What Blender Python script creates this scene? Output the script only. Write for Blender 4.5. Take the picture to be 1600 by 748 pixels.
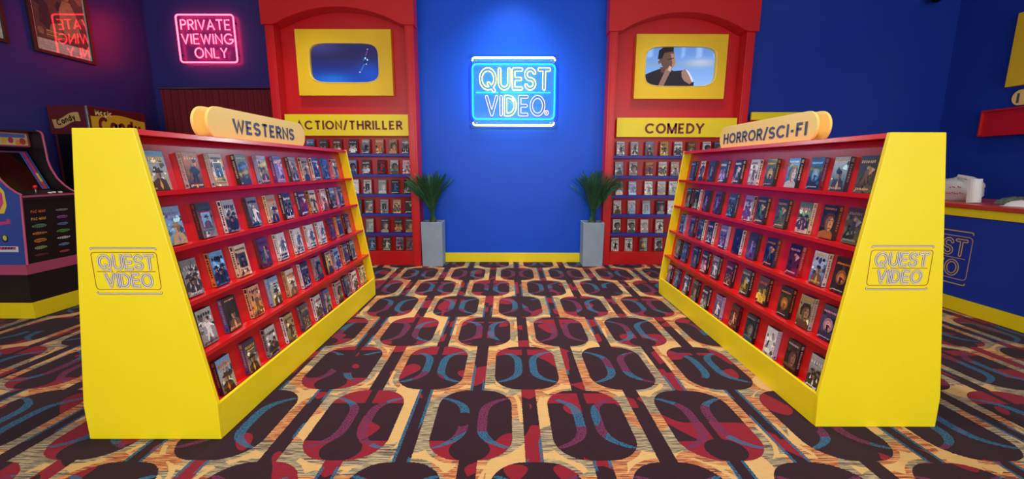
import bpy, math, random
import numpy as np
from mathutils import Matrix, Vector

# ------------------------------------------------------------------ clear
for o in list(bpy.data.objects):
    bpy.data.objects.remove(o, do_unlink=True)
scene = bpy.context.scene
C = scene.collection
PI = math.pi

# ------------------------------------------------------------------ camera
F_PX, PITCH, YAW, ROLL, CAM_H = 653.3, .1714, .0011, -.0021, 1.3535
cam_d = bpy.data.cameras.new('camera')
cam_d.sensor_width = 36
cam_d.sensor_fit = 'HORIZONTAL'
cam_d.lens = F_PX / 1600 * 36
cam_d.clip_start = .05
cam = bpy.data.objects.new('camera', cam_d)
C.objects.link(cam)
cam.matrix_world = (Matrix.Translation((0, 0, CAM_H)) @ Matrix.Rotation(-YAW, 4, 'Z')
                    @ Matrix.Rotation(PI / 2 - PITCH, 4, 'X') @ Matrix.Rotation(-ROLL, 4, 'Z'))
scene.camera = cam

# ------------------------------------------------------------------ light, world, exposure
vs = scene.view_settings
vs.view_transform = 'Standard'
vs.look = 'None'
vs.gamma = 1
vs.use_curve_mapping = False
vs.exposure = 0.3
scene.display_settings.display_device = 'sRGB'

w = bpy.data.worlds.new('world')
scene.world = w
w.use_nodes = True
w.node_tree.nodes['Background'].inputs[0].default_value = (.75, .87, 1, 1)
w.node_tree.nodes['Background'].inputs[1].default_value = .8


def area(name, loc, rot, sx, sy, power, col, shape='RECTANGLE', spread=PI):
    d = bpy.data.lights.new(name, 'AREA')
    d.shape = shape
    d.size = sx
    d.size_y = sy
    d.energy = power
    d.color = col
    d.spread = spread
    o = bpy.data.objects.new(name, d)
    o.location = loc
    o.rotation_euler = rot
    C.objects.link(o)
    return o


# daylight through the storefront windows behind the camera
area('window_daylight', (.3, -2.75, 1.75), (PI / 2, 0, 0), 9.6, 2.9, 235, (1, .975, .95))

# (x, y, watts, where it hangs)
DOWNLIGHTS = [(-2.5, 4.75, 125, 'before the action unit'), (2.0, 4.75, 125, 'before the comedy unit'), (0, 5.3, 140, 'before the neon logo wall'), (-4.1, 4.3, 20, 'over the arcade game'),
              (4.5, 4.6, 30, 'over the far end of the counter'), (-.75, 3.6, 150, 'over the far aisle, left'), (.75, 3.6, 150, 'over the far aisle, right'), (-4.0, 1.8, 45, 'over the left floor'),
              (4.2, 1.8, 30, 'over the right floor'), (-.75, 2.0, 150, 'over the near aisle, left'), (.75, 2.0, 150, 'over the near aisle, right'), (-1.6, .2, 60, 'behind the viewer, left'), (1.6, .2, 60, 'behind the viewer, right')]
CEIL = 4.15

# ------------------------------------------------------------------ colours / materials
def lin(c):
    return tuple(((v / 255) / 12.92 if v / 255 <= .04045 else ((v / 255 + .055) / 1.055) ** 2.4) for v in c)


class S:
    """small wrapper that turns python arithmetic into shader math nodes"""
    nt = None

    def __init__(s, sock):
        s.s = sock

    @staticmethod
    def op(kind, *a, clamp=False):
        n = S.nt.nodes.new('ShaderNodeMath')
        n.operation = kind
        n.use_clamp = clamp
        for i, v in enumerate(a):
            if isinstance(v, S):
                S.nt.links.new(v.s, n.inputs[i])
            else:
                n.inputs[i].default_value = v
        return S(n.outputs[0])

    def __add__(s, o): return S.op('ADD', s, o)
    def __radd__(s, o): return S.op('ADD', o, s)
    def __sub__(s, o): return S.op('SUBTRACT', s, o)
    def __rsub__(s, o): return S.op('SUBTRACT', o, s)
    def __mul__(s, o): return S.op('MULTIPLY', s, o)
    def __rmul__(s, o): return S.op('MULTIPLY', o, s)
    def __truediv__(s, o): return S.op('DIVIDE', s, o)
    def abs(s): return S.op('ABSOLUTE', s)
    def round(s): return S.op('ROUND', s)
    def lt(s, o): return S.op('LESS_THAN', s, o)
    def gt(s, o): return S.op('GREATER_THAN', s, o)
    def min(s, o): return S.op('MINIMUM', s, o)
    def max(s, o): return S.op('MAXIMUM', s, o)
    def sqrt(s): return S.op('SQRT', s)


def mixc(fac, a, b):
    n = S.nt.nodes.new('ShaderNodeMix')
    n.data_type = 'RGBA'
    for idx, v in ((0, fac), (6, a), (7, b)):
        if isinstance(v, S):
            S.nt.links.new(v.s, n.inputs[idx])
        elif isinstance(v, tuple):
            n.inputs[idx].default_value = (*v, 1)
        else:
            n.inputs[idx].default_value = v
    return S(n.outputs[2])


def noise(vec, scale, detail=2, rough=.5):
    n = S.nt.nodes.new('ShaderNodeTexNoise')
    n.inputs['Scale'].default_value = scale
    n.inputs['Detail'].default_value = detail
    n.inputs['Roughness'].default_value = rough
    S.nt.links.new(vec.s, n.inputs['Vector'])
    return S(n.outputs['Fac'])


def xyz(x, y, z):
    n = S.nt.nodes.new('ShaderNodeCombineXYZ')
    for i, v in enumerate((x, y, z)):
        if isinstance(v, S):
            S.nt.links.new(v.s, n.inputs[i])
        else:
            n.inputs[i].default_value = v
    return S(n.outputs[0])


def coords(which='Object'):
    n = S.nt.nodes.new('ShaderNodeTexCoord')
    return S(n.outputs[which])


def new_mat(name):
    m = bpy.data.materials.new(name)
    m.use_nodes = True
    S.nt = m.node_tree
    return m, m.node_tree.nodes['Principled BSDF']


def paint(name, rgb, rough=.4, vary=.04, scale=6, bump=0, bscale=200, metal=0, spec=.5, coat=0):
    m, b = new_mat(name)
    c = lin(rgb)
    geo = S.nt.nodes.new('ShaderNodeNewGeometry')
    pos = S(geo.outputs['Position'])
    f = noise(pos, scale, 3)
    col = mixc(f, tuple(max(0, v * (1 - vary * 2)) for v in c), tuple(min(1, v * (1 + vary * 2)) for v in c))
    S.nt.links.new(col.s, b.inputs['Base Color'])
    b.inputs['Roughness'].default_value = rough
    b.inputs['Metallic'].default_value = metal
    b.inputs['Specular IOR Level'].default_value = spec
    b.inputs['Coat Weight'].default_value = coat
    b.inputs['Coat Roughness'].default_value = .08
    if bump:
        bn = S.nt.nodes.new('ShaderNodeBump')
        bn.inputs['Strength'].default_value = bump
        bn.inputs['Distance'].default_value = .002
        S.nt.links.new(noise(pos, bscale, 2).s, bn.inputs['Height'])
        S.nt.links.new(bn.outputs[0], b.inputs['Normal'])
    return m


def printed(name, rough=.35, coat=.6, mott=.25, nscale=60, crough=.06):
    """flat print: colours come with the artwork's shapes, a fine mottling breaks them up"""
    m, b = new_mat(name)
    a = S.nt.nodes.new('ShaderNodeVertexColor')
    a.layer_name = 'Col'
    geo = S.nt.nodes.new('ShaderNodeNewGeometry')
    f = noise(S(geo.outputs['Position']), nscale, 4, .65)
    n = S.nt.nodes.new('ShaderNodeMix')
    n.data_type = 'RGBA'
    n.blend_type = 'MULTIPLY'
    n.inputs[0].default_value = 1
    S.nt.links.new(a.outputs[0], n.inputs[6])
    lo = 1 - mott * 2.2
    hi = 1 + mott * 2.2
    S.nt.links.new(mixc(f, (lo,) * 3, (hi,) * 3).s, n.inputs[7])
    S.nt.links.new(n.outputs[2], b.inputs['Base Color'])
    b.inputs['Roughness'].default_value = rough
    b.inputs['Coat Weight'].default_value = coat
    b.inputs['Coat Roughness'].default_value = crough
    return m


def glow(name, rgb, strength):
    m, b = new_mat(name)
    b.inputs['Base Color'].default_value = (.01, .01, .01, 1)
    b.inputs['Specular IOR Level'].default_value = .1
    b.inputs['Emission Color'].default_value = (*rgb, 1)
    b.inputs['Emission Strength'].default_value = strength
    return m


def screen_mat(name, strength):
    m, b = new_mat(name)
    a = S.nt.nodes.new('ShaderNodeVertexColor')
    a.layer_name = 'Col'
    b.inputs['Base Color'].default_value = (.01, .01, .012, 1)
    b.inputs['Roughness'].default_value = .12
    b.inputs['Specular IOR Level'].default_value = .2
    S.nt.links.new(a.outputs[0], b.inputs['Emission Color'])
    b.inputs['Emission Strength'].default_value = strength
    return m


def clear_acrylic(name, tint, opacity=.2):
    m, b = new_mat(name)
    b.inputs['Base Color'].default_value = (*tint, 1)
    b.inputs['Roughness'].default_value = .05
    b.inputs['Alpha'].default_value = opacity
    return m


def carpet_mat():
    m, b = new_mat('patterned_carpet')
    tc = coords('Object')
    sep = S.nt.nodes.new('ShaderNodeSeparateXYZ')
    S.nt.links.new(tc.s, sep.inputs[0])
    X, Y = S(sep.outputs[0]), S(sep.outputs[1])
    # yarn jitter on the outlines
    jit = noise(tc, 90, 2) * .010 - .005
    u = X - .10 + (Y - 2.7) * .011 + jit
    v = Y - 2.70 + jit
    P, Q = .625, 1.27
    ie = (u / P).round()
    due = u - ie * P
    je = (v / Q).round()
    ve = v - je * Q
    uo = u - P / 2
    vo_ = v - Q / 2
    io = (uo / P).round()
    duo = uo - io * P
    jo = (vo_ / Q).round()
    vo = vo_ - jo * Q

    def rbox(x, y, hx, hy, r):
        qx = x.abs() - (hx - r)
        qy = y.abs() - (hy - r)
        ax, ay = qx.max(0.0), qy.max(0.0)
        return (ax * ax + ay * ay).sqrt() + qx.max(qy).min(0.0) - r
    de = rbox(due, ve, .210, .312, .165)
    do = rbox(duo, vo, .210, .312, .165)
    oval = de.min(do)
    sel = de.lt(do)                       # 1 -> even column's medallion
    du = duo + (due - duo) * sel
    vv = vo + (ve - vo) * sel
    idx = io * 7.31 + jo * 3.17 + (ie * 5.17 + je * 9.73 - io * 7.31 - jo * 3.17) * sel
    line = due.abs().min(duo.abs()) - .043
    dark = oval.min(line)
    in_dark = dark.lt(0.0)
    in_oval = oval.lt(0.0)

    # ground: fine cross streaks
    st = noise(xyz(X * 9, Y * 210, 0.0), 1, 2)
    st2 = noise(xyz(X * 6 + 31, Y * 120, 3.0), 1, 2)
    st3 = noise(xyz(X * 14, Y * 330, 9.0), 1, 1)
    big = noise(xyz(X, Y, 2.0), 3.0, 0)
    big2 = noise(xyz(X, Y, 7.0), 3.4, 0)
    warm = mixc(st.gt(.5), lin((146, 72, 44)), lin((190, 140, 88)))
    cool = mixc(st.gt(.5), lin((98, 92, 80)), lin((166, 148, 112)))
    gnd = mixc(big.gt(.52), cool, warm)
    gnd = mixc(st2.gt(.60), gnd, lin((86, 54, 48)))
    # cream scrolls that sweep round the medallions' ends
    endm = (vv.abs() - du.abs() * .55).gt(.12)
    ring = (oval - .046).abs().lt(.021) * endm * big2.gt(.52)
    halo = (oval - .075 + big * .05).abs().lt(.012) * big2.lt(.40)
    patch = noise(xyz(X * 1.0, Y * .7, 11.0), 4.4, 0).gt(.67)
    cream_m = ring.max(halo).max(patch)
    cream = mixc(st3, lin((170, 130, 76)), lin((206, 170, 112)))
    gnd = mixc(cream_m, gnd, cream)

    # dark figure
    base = mixc(st, lin((30, 15, 22)), lin((49, 22, 33)))
    redn = noise(xyz(X + idx * .37, Y * .75, 5.0), 4.4, 0)
    red = mixc(st3, lin((98, 14, 30)), lin((140, 28, 44)))
    fig = mixc(redn.gt(.635), base, red)
    ends = (vv.abs().gt(.17)) * noise(xyz(idx, vv * 1.5, 8.0), 2.1, 0).gt(.57) * in_oval
    fig = mixc(ends, fig, red)
    curve = (du.abs() - (.050 + vv * vv * vv * vv * 55.0)).abs()
    band = curve.lt(.026) * vv.abs().lt(.225) * in_oval
    weave = noise(xyz(X * 130, Y * 130, 0.0), 1, 1).gt(.42)
    bn = noise(xyz(X + idx, Y, 19.0), 3.2, 0)
    teal = mixc(st3, lin((24, 62, 90)), lin((50, 104, 134)))
    purp = mixc(st3, lin((78, 28, 56)), lin((112, 44, 80)))
    bandc = mixc(bn.gt(.46), purp, teal)
    fig = mixc(band * weave * noise(xyz(X, Y + idx, 29.0), 2.6, 0).gt(.30), fig, bandc)
    # dark cap over the near end of each medallion
    ex, ey = du / .10, (vv + .235) / .085
    cap = (ex * ex + ey * ey).lt(1.0) * in_oval
    fig = mixc(cap, fig, base)
    stem = (du.abs().lt(.020)) * in_oval
    fig = mixc(stem, fig, base)
    # red and teal stretches on the connecting bars
    barr = (1.0 - in_oval) * noise(xyz(X, Y, 47.0), 3.0, 0).gt(.62)
    fig = mixc(barr, fig, red)
    bar = (1.0 - in_oval) * line.gt(-.016) * weave * noise(xyz(X, Y, 41.0), 2.6, 0).gt(.55)
    fig = mixc(bar, fig, teal)

    col = mixc(in_dark, gnd, fig)
    S.nt.links.new(col.s, b.inputs['Base Color'])
    b.inputs['Roughness'].default_value = .95
    b.inputs['Specular IOR Level'].default_value = .12
    b.inputs['Sheen Weight'].default_value = .05
    bn_ = S.nt.nodes.new('ShaderNodeBump')
    bn_.inputs['Strength'].default_value = .5
    bn_.inputs['Distance'].default_value = .003
    S.nt.links.new(noise(tc, 380, 2).s, bn_.inputs['Height'])
    S.nt.links.new(bn_.outputs[0], b.inputs['Normal'])
    return m


def wood_fabric(name, a, bcol, rough=.9):
    m, b = new_mat(name)
    geo = S.nt.nodes.new('ShaderNodeNewGeometry')
    f = noise(S(geo.outputs['Position']), 40, 4, .7)
    S.nt.links.new(mixc(f, lin(a), lin(bcol)).s, b.inputs['Base Color'])
    b.inputs['Roughness'].default_value = rough
    return m


M = dict(
    navy=paint('navy_wall', (30, 58, 158), .4, .03, 2, bump=.05, bscale=150, spec=.25),  # the wall blue, darker and duller, for the right side and counter
    indigo=paint('indigo_wall', (50, 50, 124), .36, .03, 2, bump=.05, bscale=150, spec=.3),  # the wall blue shifted towards purple for the left walls
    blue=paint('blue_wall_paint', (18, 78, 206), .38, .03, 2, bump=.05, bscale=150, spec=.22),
    yellow=paint('yellow_laminate', (240, 214, 18), .38, .02, 3),
    tvyellow=paint('golden_yellow_paint', (240, 196, 22), .4, .03, 3),
    red=paint('red_laminate', (206, 22, 24), .24, .03, 4),
    redpaint=paint('red_gloss_paint', (200, 20, 24), .33, .04, 3),
    cobalt=paint('cobalt_shelf', (40, 46, 150), .4, .04, 6),
    cream=paint('cream_sign_board', (250, 212, 116), .4, .03, 5),
    creamedge=paint('pale_edge', (250, 226, 150), .4, .03, 5),
    slate=paint('dark_slate_lettering', (74, 74, 104), .45, .06, 40),
    brownlet=paint('brown_lettering', (116, 40, 26), .45, .05, 40),
    grey=paint('grey_planter', (142, 158, 176), .55, .06, 12, bump=.15, bscale=300),
    soil=paint('dark_soil', (40, 32, 26), .95, .3, 60, bump=1, bscale=120),
    leaf=paint('palm_leaf', (44, 92, 58), .5, .25, 18),
    stemg=paint('palm_stem', (58, 78, 40), .6, .2, 30),
    carpet=carpet_mat(),
    white=paint('white_paint', (225, 222, 215), .7, .03, 3),
    black=paint('black_laminate', (26, 22, 22), .42, .1, 8),
    blackgloss=paint('black_gloss', (10, 10, 12), .12, .05, 8),
    pink=paint('pink_edge_trim', (178, 76, 106), .4, .04, 12),
    arcblue=paint('arcade_blue', (56, 76, 146), .4, .06, 6),
    maroon=paint('maroon_panel', (92, 24, 26), .4, .08, 5),
    curtain=wood_fabric('dark_maroon_cloth', (92, 16, 26), (130, 28, 40)),
    frame=paint('dark_wood_frame', (52, 26, 20), .45, .15, 25),
    print=printed('printed_sleeve', .3, .7, .40, 120),
    poster=printed('printed_poster', .65, 1.0, .3, 26, .015),
    decal=printed('printed_decal', .4, .2, .06, 40),
    case=paint('card_sleeve', (52, 50, 54), .45, .15, 20),
    redtop=paint('red_counter_top', (196, 62, 36), .3, .05, 5),
    bag=paint('white_plastic_bag', (214, 212, 206), .35, .05, 30),
    paper=paint('white_paper', (236, 234, 230), .6, .02, 20),
    plastic=paint('greenish_wrapped_pack', (96, 112, 98), .22, .25, 40),
    steel=paint('brushed_steel', (170, 170, 172), .35, .05, 30, metal=.9),
    acrylic=clear_acrylic('clear_blue_acrylic', lin((90, 165, 215)), .20),
    neon_y=glow('neon_yellow', (1, .80, .035), 5),
    neon_c=glow('neon_cyan', (.003, .30, 1.0), 8),
    neon_w=glow('neon_white', (1, .62, .46), 1.6),
    neon_cream=glow('neon_cream', (1, .80, .075), 6),
    neon_p=glow('neon_pink', (1, .022, .038), 19),
    lamp=glow('lamp_disc', (1, .93, .82), 8),
    screen=screen_mat('lit_screen', 1.0),
)

# ------------------------------------------------------------------ mesh helpers
W = {}          # world origin of every linked object


class MB:
    def __init__(s):
        s.v, s.f, s.c = [], [], []

    def face(s, pts, col=None):
        n = len(s.v)
        s.v += [tuple(p) for p in pts]
        s.f.append(tuple(range(n, n + len(pts))))
        s.c.append(col)
        return s

    def mesh(s, vs_, fs, col=None):
        n = len(s.v)
        s.v += [tuple(p) for p in vs_]
        for f in fs:
            s.f.append(tuple(i + n for i in f))
            s.c.append(col)
        return s

    def box(s, a, b, col=None):
        (x0, y0, z0), (x1, y1, z1) = a, b
        vs_ = [(x0, y0, z0), (x1, y0, z0), (x1, y1, z0), (x0, y1, z0), (x0, y0, z1), (x1, y0, z1), (x1, y1, z1), (x0, y1, z1)]
        return s.mesh(vs_, [(3, 2, 1, 0), (4, 5, 6, 7), (0, 1, 5, 4), (1, 2, 6, 5), (2, 3, 7, 6), (3, 0, 4, 7)], col)

    def prism(s, poly, axis, a, b, col=None):
        """extrude a polygon; axis 'y': poly is (x,z); 'x': poly is (y,z); 'z': poly is (x,y)"""
        def p3(p, t):
            return {'y': (p[0], t, p[1]), 'x': (t, p[0], p[1]), 'z': (p[0], p[1], t)}[axis]
        n = len(poly)
        vs_ = [p3(p, a) for p in poly] + [p3(p, b) for p in poly]
        fs = [tuple(range(n)), tuple(range(2 * n - 1, n - 1, -1))]
        fs += [(i, i + n, (i + 1) % n + n, (i + 1) % n) for i in range(n)]
        return s.mesh(vs_, fs, col)

    def tube(s, pts, r, closed=False, sides=6, col=None, r2=None):
        pts = [Vector(p) for p in pts]
        n = len(pts)
        rings = []
        for i, p in enumerate(pts):
            if closed:
                t = pts[(i + 1) % n] - pts[i - 1]
            else:
                t = pts[min(i + 1, n - 1)] - pts[max(i - 1, 0)]
            t.normalize()
            ref = Vector((0, 1, 0)) if abs(t.y) < .9 else Vector((1, 0, 0))
            a = t.cross(ref).normalized()
            b = t.cross(a)
            rr = r if r2 is None else r + (r2 - r) * i / (n - 1)
            rings.append([p + (a * math.cos(2 * PI * k / sides) + b * math.sin(2 * PI * k / sides)) * rr for k in range(sides)])
        base = len(s.v)
        for rg in rings:
            s.v += [tuple(q) for q in rg]
        for i in range(n if closed else n - 1):
            j = (i + 1) % n
            for k in range(sides):
                k2 = (k + 1) % sides
                s.f.append((base + i * sides + k, base + i * sides + k2, base + j * sides + k2, base + j * sides + k))
                s.c.append(col)
        if not closed:
            s.f.append(tuple(base + k for k in range(sides)))
            s.f.append(tuple(base + (n - 1) * sides + k for k in range(sides - 1, -1, -1)))
            s.c += [col, col]
        return s

    def lathe(s, prof, cx, cy, n=20, col=None):
        """prof: list of (r,z)"""
        base = len(s.v)
        for r, z in prof:
            s.v += [(cx + r * math.cos(2 * PI * k / n), cy + r * math.sin(2 * PI * k / n), z) for k in range(n)]
        for i in range(len(prof) - 1):
            for k in range(n):
                k2 = (k + 1) % n
                s.f.append((base + i * n + k, base + i * n + k2, base + (i + 1) * n + k2, base + (i + 1) * n + k))
                s.c.append(col)
        s.f.append(tuple(base + k for k in range(n - 1, -1, -1)))
        s.f.append(tuple(base + (len(prof) - 1) * n + k for k in range(n)))
        s.c += [col, col]
        return s

    def ribbon(s, pts, hw, closed, off, col):
        n = len(pts)
        L, R = [], []

        def nrm(a, b):
            dx, dy = b[0] - a[0], b[1] - a[1]
            l = math.hypot(dx, dy) or 1
            return -dy / l, dx / l
        for i in range(n):
            n1 = nrm(pts[i - 1], pts[i]) if (closed or i) else None
            n2 = nrm(pts[i], pts[(i + 1) % n]) if (closed or i < n - 1) else None
            n1 = n1 or n2
            n2 = n2 or n1
            mx, my = n1[0] + n2[0], n1[1] + n2[1]
            l = math.hypot(mx, my) or 1
            mx, my = mx / l, my / l
            k = hw / max(.5, mx * n1[0] + my * n1[1])
            L.append((pts[i][0] + mx * k, pts[i][1] + my * k, off))
            R.append((pts[i][0] - mx * k, pts[i][1] - my * k, off))
        for i in range(n if closed else n - 1):
            j = (i + 1) % n
            s.face([R[i], R[j], L[j], L[i]], col)
        return s

    def xf(s, m):
        s.v = [tuple(m @ Vector(p)) for p in s.v]
        return s


def obj(mb, name, mat, parent=None, loc=None, smooth=False, bevel=0, raw=False):
    """one mesh object; vertices are given in world space unless raw"""
    me = bpy.data.meshes.new(name)
    if raw:
        org = Vector((0, 0, 0))
    elif parent is not None:
        org = W[parent.name]
    elif loc is not None:
        org = Vector(loc)
    else:
        xs, ys, zs = zip(*mb.v)
        org = Vector(((min(xs) + max(xs)) / 2, (min(ys) + max(ys)) / 2, min(zs)))
    me.from_pydata([tuple(Vector(p) - org) for p in mb.v], [], mb.f)
    if any(c is not None for c in mb.c):
        att = me.color_attributes.new('Col', 'FLOAT_COLOR', 'CORNER')
        k = 0
        buf = []
        for f, c in zip(mb.f, mb.c):
            c = c if c is not None else (128, 128, 128)
            if isinstance(c, list):
                for q in c:
                    buf += [*lin(q), 1]
            else:
                buf += [*lin(c), 1] * len(f)
        att.data.foreach_set('color', buf)
    me.materials.append(M[mat])
    if smooth:
        me.polygons.foreach_set('use_smooth', [True] * len(me.polygons))
    me.update()
    o = bpy.data.objects.new(name, me)
    C.objects.link(o)
    if parent is not None:
        o.parent = parent
    else:
        o.location = org
    W[o.name] = org
    if bevel:
        bm = o.modifiers.new('bevel', 'BEVEL')
        bm.width = bevel
        bm.segments = 2
        bm.limit_method = 'ANGLE'
    return o


def tag(o, label, cat, group=None):
    o['label'] = label
    o['category'] = cat
    if group:
        o['group'] = group
    return o


def thing(name, label, cat, loc, group=None):
    o = bpy.data.objects.new(name, None)
    o.empty_display_size = .1
    o.location = loc
    C.objects.link(o)
    W[o.name] = Vector(loc)
    return tag(o, label, cat, group)


def struct(o):
    o['kind'] = 'structure'
    return o


def face_cam(x, y, z):      # local plane facing the camera side (-Y)
    return Matrix.Translation((x, y, z)) @ Matrix.Rotation(PI / 2, 4, 'X')


def face_px(x, y, z):       # facing +X
    return Matrix.Translation((x, y, z)) @ Matrix.Rotation(PI / 2, 4, 'Z') @ Matrix.Rotation(PI / 2, 4, 'X')


def face_nx(x, y, z):       # facing -X
    return Matrix.Translation((x, y, z)) @ Matrix.Rotation(-PI / 2, 4, 'Z') @ Matrix.Rotation(PI / 2, 4, 'X')


def text_mb(txt, w, h, depth=.002, bold=.012, col=None, shear=0):
    """lettering fitted into a w x h box centred on the origin of the XY plane"""
    cu = bpy.data.curves.new('txt', 'FONT')
    cu.body = txt
    cu.offset = bold
    cu.resolution_u = 3
    cu.extrude = .01
    cu.shear = shear
    t = bpy.data.objects.new('txt', cu)
    C.objects.link(t)
    dg = bpy.context.evaluated_depsgraph_get()
    me = bpy.data.meshes.new_from_object(t.evaluated_get(dg))
    vs_ = [tuple(v.co) for v in me.vertices]
    fs = [tuple(p.vertices) for p in me.polygons]
    bpy.data.objects.remove(t)
    bpy.data.curves.remove(cu)
    bpy.data.meshes.remove(me)
    xs, ys, zs = zip(*vs_)
    x0, x1, y0, y1 = min(xs), max(xs), min(ys), max(ys)
    out = MB()
    out.mesh([((x - x0) / (x1 - x0) * w - w / 2, (y - y0) / (y1 - y0) * h - h / 2, depth if z > 0 else -.0005) for x, y, z in vs_], fs, col)
    return out


# ------------------------------------------------------------------ stroke letters
def arc(cx, cy, rx, ry, a0, a1, n=14):
    return [(cx + rx * math.cos(math.radians(a0 + (a1 - a0) * i / n)), cy + ry * math.sin(math.radians(a0 + (a1 - a0) * i / n))) for i in range(n + 1)]


STROKE = {
    'A': (.72, [[(0, 0), (.36, 1), (.72, 0)], [(.12, .33), (.60, .33)]]),
    'D': (.66, [[(0, 0), (0, 1), (.2, 1)] + arc(.2, .5, .46, .5, 90, -90, 18) + [(0, 0)]]),
    'E': (.5, [[(.5, 1), (0, 1), (0, 0), (.5, 0)], [(0, .5), (.44, .5)]]),
    'G': (.84, [arc(.44, .5, .44, .5, 48, 350, 24) + [(.87, .44), (.52, .44)]]),
    'I': (0, [[(0, 0), (0, 1)]]),
    'L': (.48, [[(0, 1), (0, 0), (.48, 0)]]),
    'N': (.62, [[(0, 0), (0, 1), (.62, 0), (.62, 1)]]),
    'O': (.84, [arc(.42, .5, .42, .5, 0, 360, 30)]),
    'P': (.52, [[(0, 0), (0, 1), (.26, 1)] + arc(.26, .75, .26, .25, 90, -90, 10) + [(0, .5)]]),
    'Q': (.92, [arc(.46, .5, .46, .5, 0, 360, 30), [(.50, .26), (.86, -.12)]]),
    'R': (.54, [[(0, 0), (0, 1), (.26, 1)] + arc(.26, .75, .26, .25, 90, -90, 10) + [(0, .5)], [(.24, .5), (.54, 0)]]),
    'S': (.56, [arc(.28, .745, .28, .255, 20, 270, 16) + arc(.28, .245, .28, .245, 90, -160, 16)]),
    'T': (.64, [[(0, 1), (.64, 1)], [(.32, 1), (.32, 0)]]),
    'U': (.62, [[(0, 1), (0, .31)] + arc(.31, .31, .31, .31, 180, 360, 14) + [(.62, 1)]]),
    'V': (.68, [[(0, 1), (.34, 0), (.68, 1)]]),
    'W': (.96, [[(0, 1), (.24, 0), (.48, .92), (.72, 0), (.96, 1)]]),
    'C': (.80, [arc(.44, .5, .44, .5, 42, 318, 24)]),
    'F': (.5, [[(.5, 1), (0, 1), (0, 0)], [(0, .52), (.43, .52)]]),
    'H': (.62, [[(0, 0), (0, 1)], [(.62, 0), (.62, 1)], [(0, .52), (.62, .52)]]),
    'M': (.80, [[(0, 0), (0, 1)], [(0, 1), (.40, .02)], [(.40, .02), (.80, 1)], [(.80, 1), (.80, 0)]]),
    '/': (.30, [[(0, -.06), (.30, 1.06)]]),
    '-': (.28, [[(0, .42), (.28, .42)]]),
    'a': (.54, [arc(.27, .33, .27, .33, 0, 360, 20), [(.54, .68), (.54, -.02)]]),
    'c': (.50, [arc(.28, .33, .28, .33, 45, 315, 18)]),
    'd': (.54, [arc(.27, .33, .27, .33, 0, 360, 20), [(.54, 1.04), (.54, -.02)]]),
    'g': (.54, [arc(.27, .33, .27, .33, 0, 360, 20), [(.54, .68), (.54, -.06)] + arc(.27, -.08, .27, .20, 0, -150, 10)]),
    'i': (0, [[(0, -.02), (0, .68)], [(0, .84), (0, 1.0)]]),
    'n': (.52, [[(0, -.02), (0, .68)], [(0, .38)] + arc(.26, .38, .26, .28, 180, 0, 12) + [(.52, -.02)]]),
    'y': (.54, [[(0, .68), (.27, .02)], [(.54, .68), (.19, -.30)]]),
    'Y': (.64, [[(0, 1), (.32, .48), (.64, 1)], [(.32, .48), (.32, 0)]]),
}


def contour(strokes, half, step=.022):
    """closed outlines around rounded strokes (marching squares over the distance field)"""
    segs = [(a, b) for st in strokes for a, b in zip(st[:-1], st[1:])]
    pts = np.array([p for st in strokes for p in st])
    lo = pts.min(0) - half * 2
    hi = pts.max(0) + half * 2
    nx, ny = int((hi[0] - lo[0]) / step) + 2, int((hi[1] - lo[1]) / step) + 2
    gx = lo[0] + np.arange(nx) * step
    gy = lo[1] + np.arange(ny) * step
    GX, GY = np.meshgrid(gx, gy, indexing='ij')
    D = np.full(GX.shape, 9.)
    for (ax, ay), (bx, by) in segs:
        dx, dy = bx - ax, by - ay
        l2 = dx * dx + dy * dy or 1e-9
        t = np.clip(((GX - ax) * dx + (GY - ay) * dy) / l2, 0, 1)
        D = np.minimum(D, np.hypot(GX - ax - t * dx, GY - ay - t * dy))
    D = D - half + 1e-7
    nxt = {}
    P = {}

    def cross(i, j, k, l):
        key = (i, j, k, l) if (i, j) < (k, l) else (k, l, i, j)
        if key not in P:
            i, j, k, l = key
            a, b = D[i, j], D[k, l]
            t = a / (a - b)
            P[key] = (gx[i] + (gx[k] - gx[i]) * t, gy[j] + (gy[l] - gy[j]) * t)
        return key
    for i in range(nx - 1):
        for j in range(ny - 1):
            c = [(i, j), (i + 1, j), (i + 1, j + 1), (i, j + 1)]
            s_ = [D[q] < 0 for q in c]
            if all(s_) or not any(s_):
                continue
            ins, outs = [], []
            for q in range(4):
                a, b = c[q], c[(q + 1) % 4]
                if s_[q] != s_[(q + 1) % 4]:
                    (outs if s_[q] else ins).append(cross(*a, *b))
            for a, b in zip(outs, ins):
                nxt[a] = b
    loops = []
    while nxt:
        k0 = next(iter(nxt))
        loop = []
        k = k0
        while k in nxt:
            loop.append(P[k])
            k = nxt.pop(k)
        if len(loop) > 5:
            # even spacing + light smoothing
            a = np.array(loop)
            a = (np.roll(a, 1, 0) + 2 * a + np.roll(a, -1, 0)) / 4
            loops.append([tuple(p) for p in a[::2]])
    return loops


def layout(word, gap):
    x = 0
    out = []
    for ch in word:
        wd, st = STROKE[ch]
        out.append((ch, x, st))
        x += wd + gap
    return out, x - gap


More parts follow.
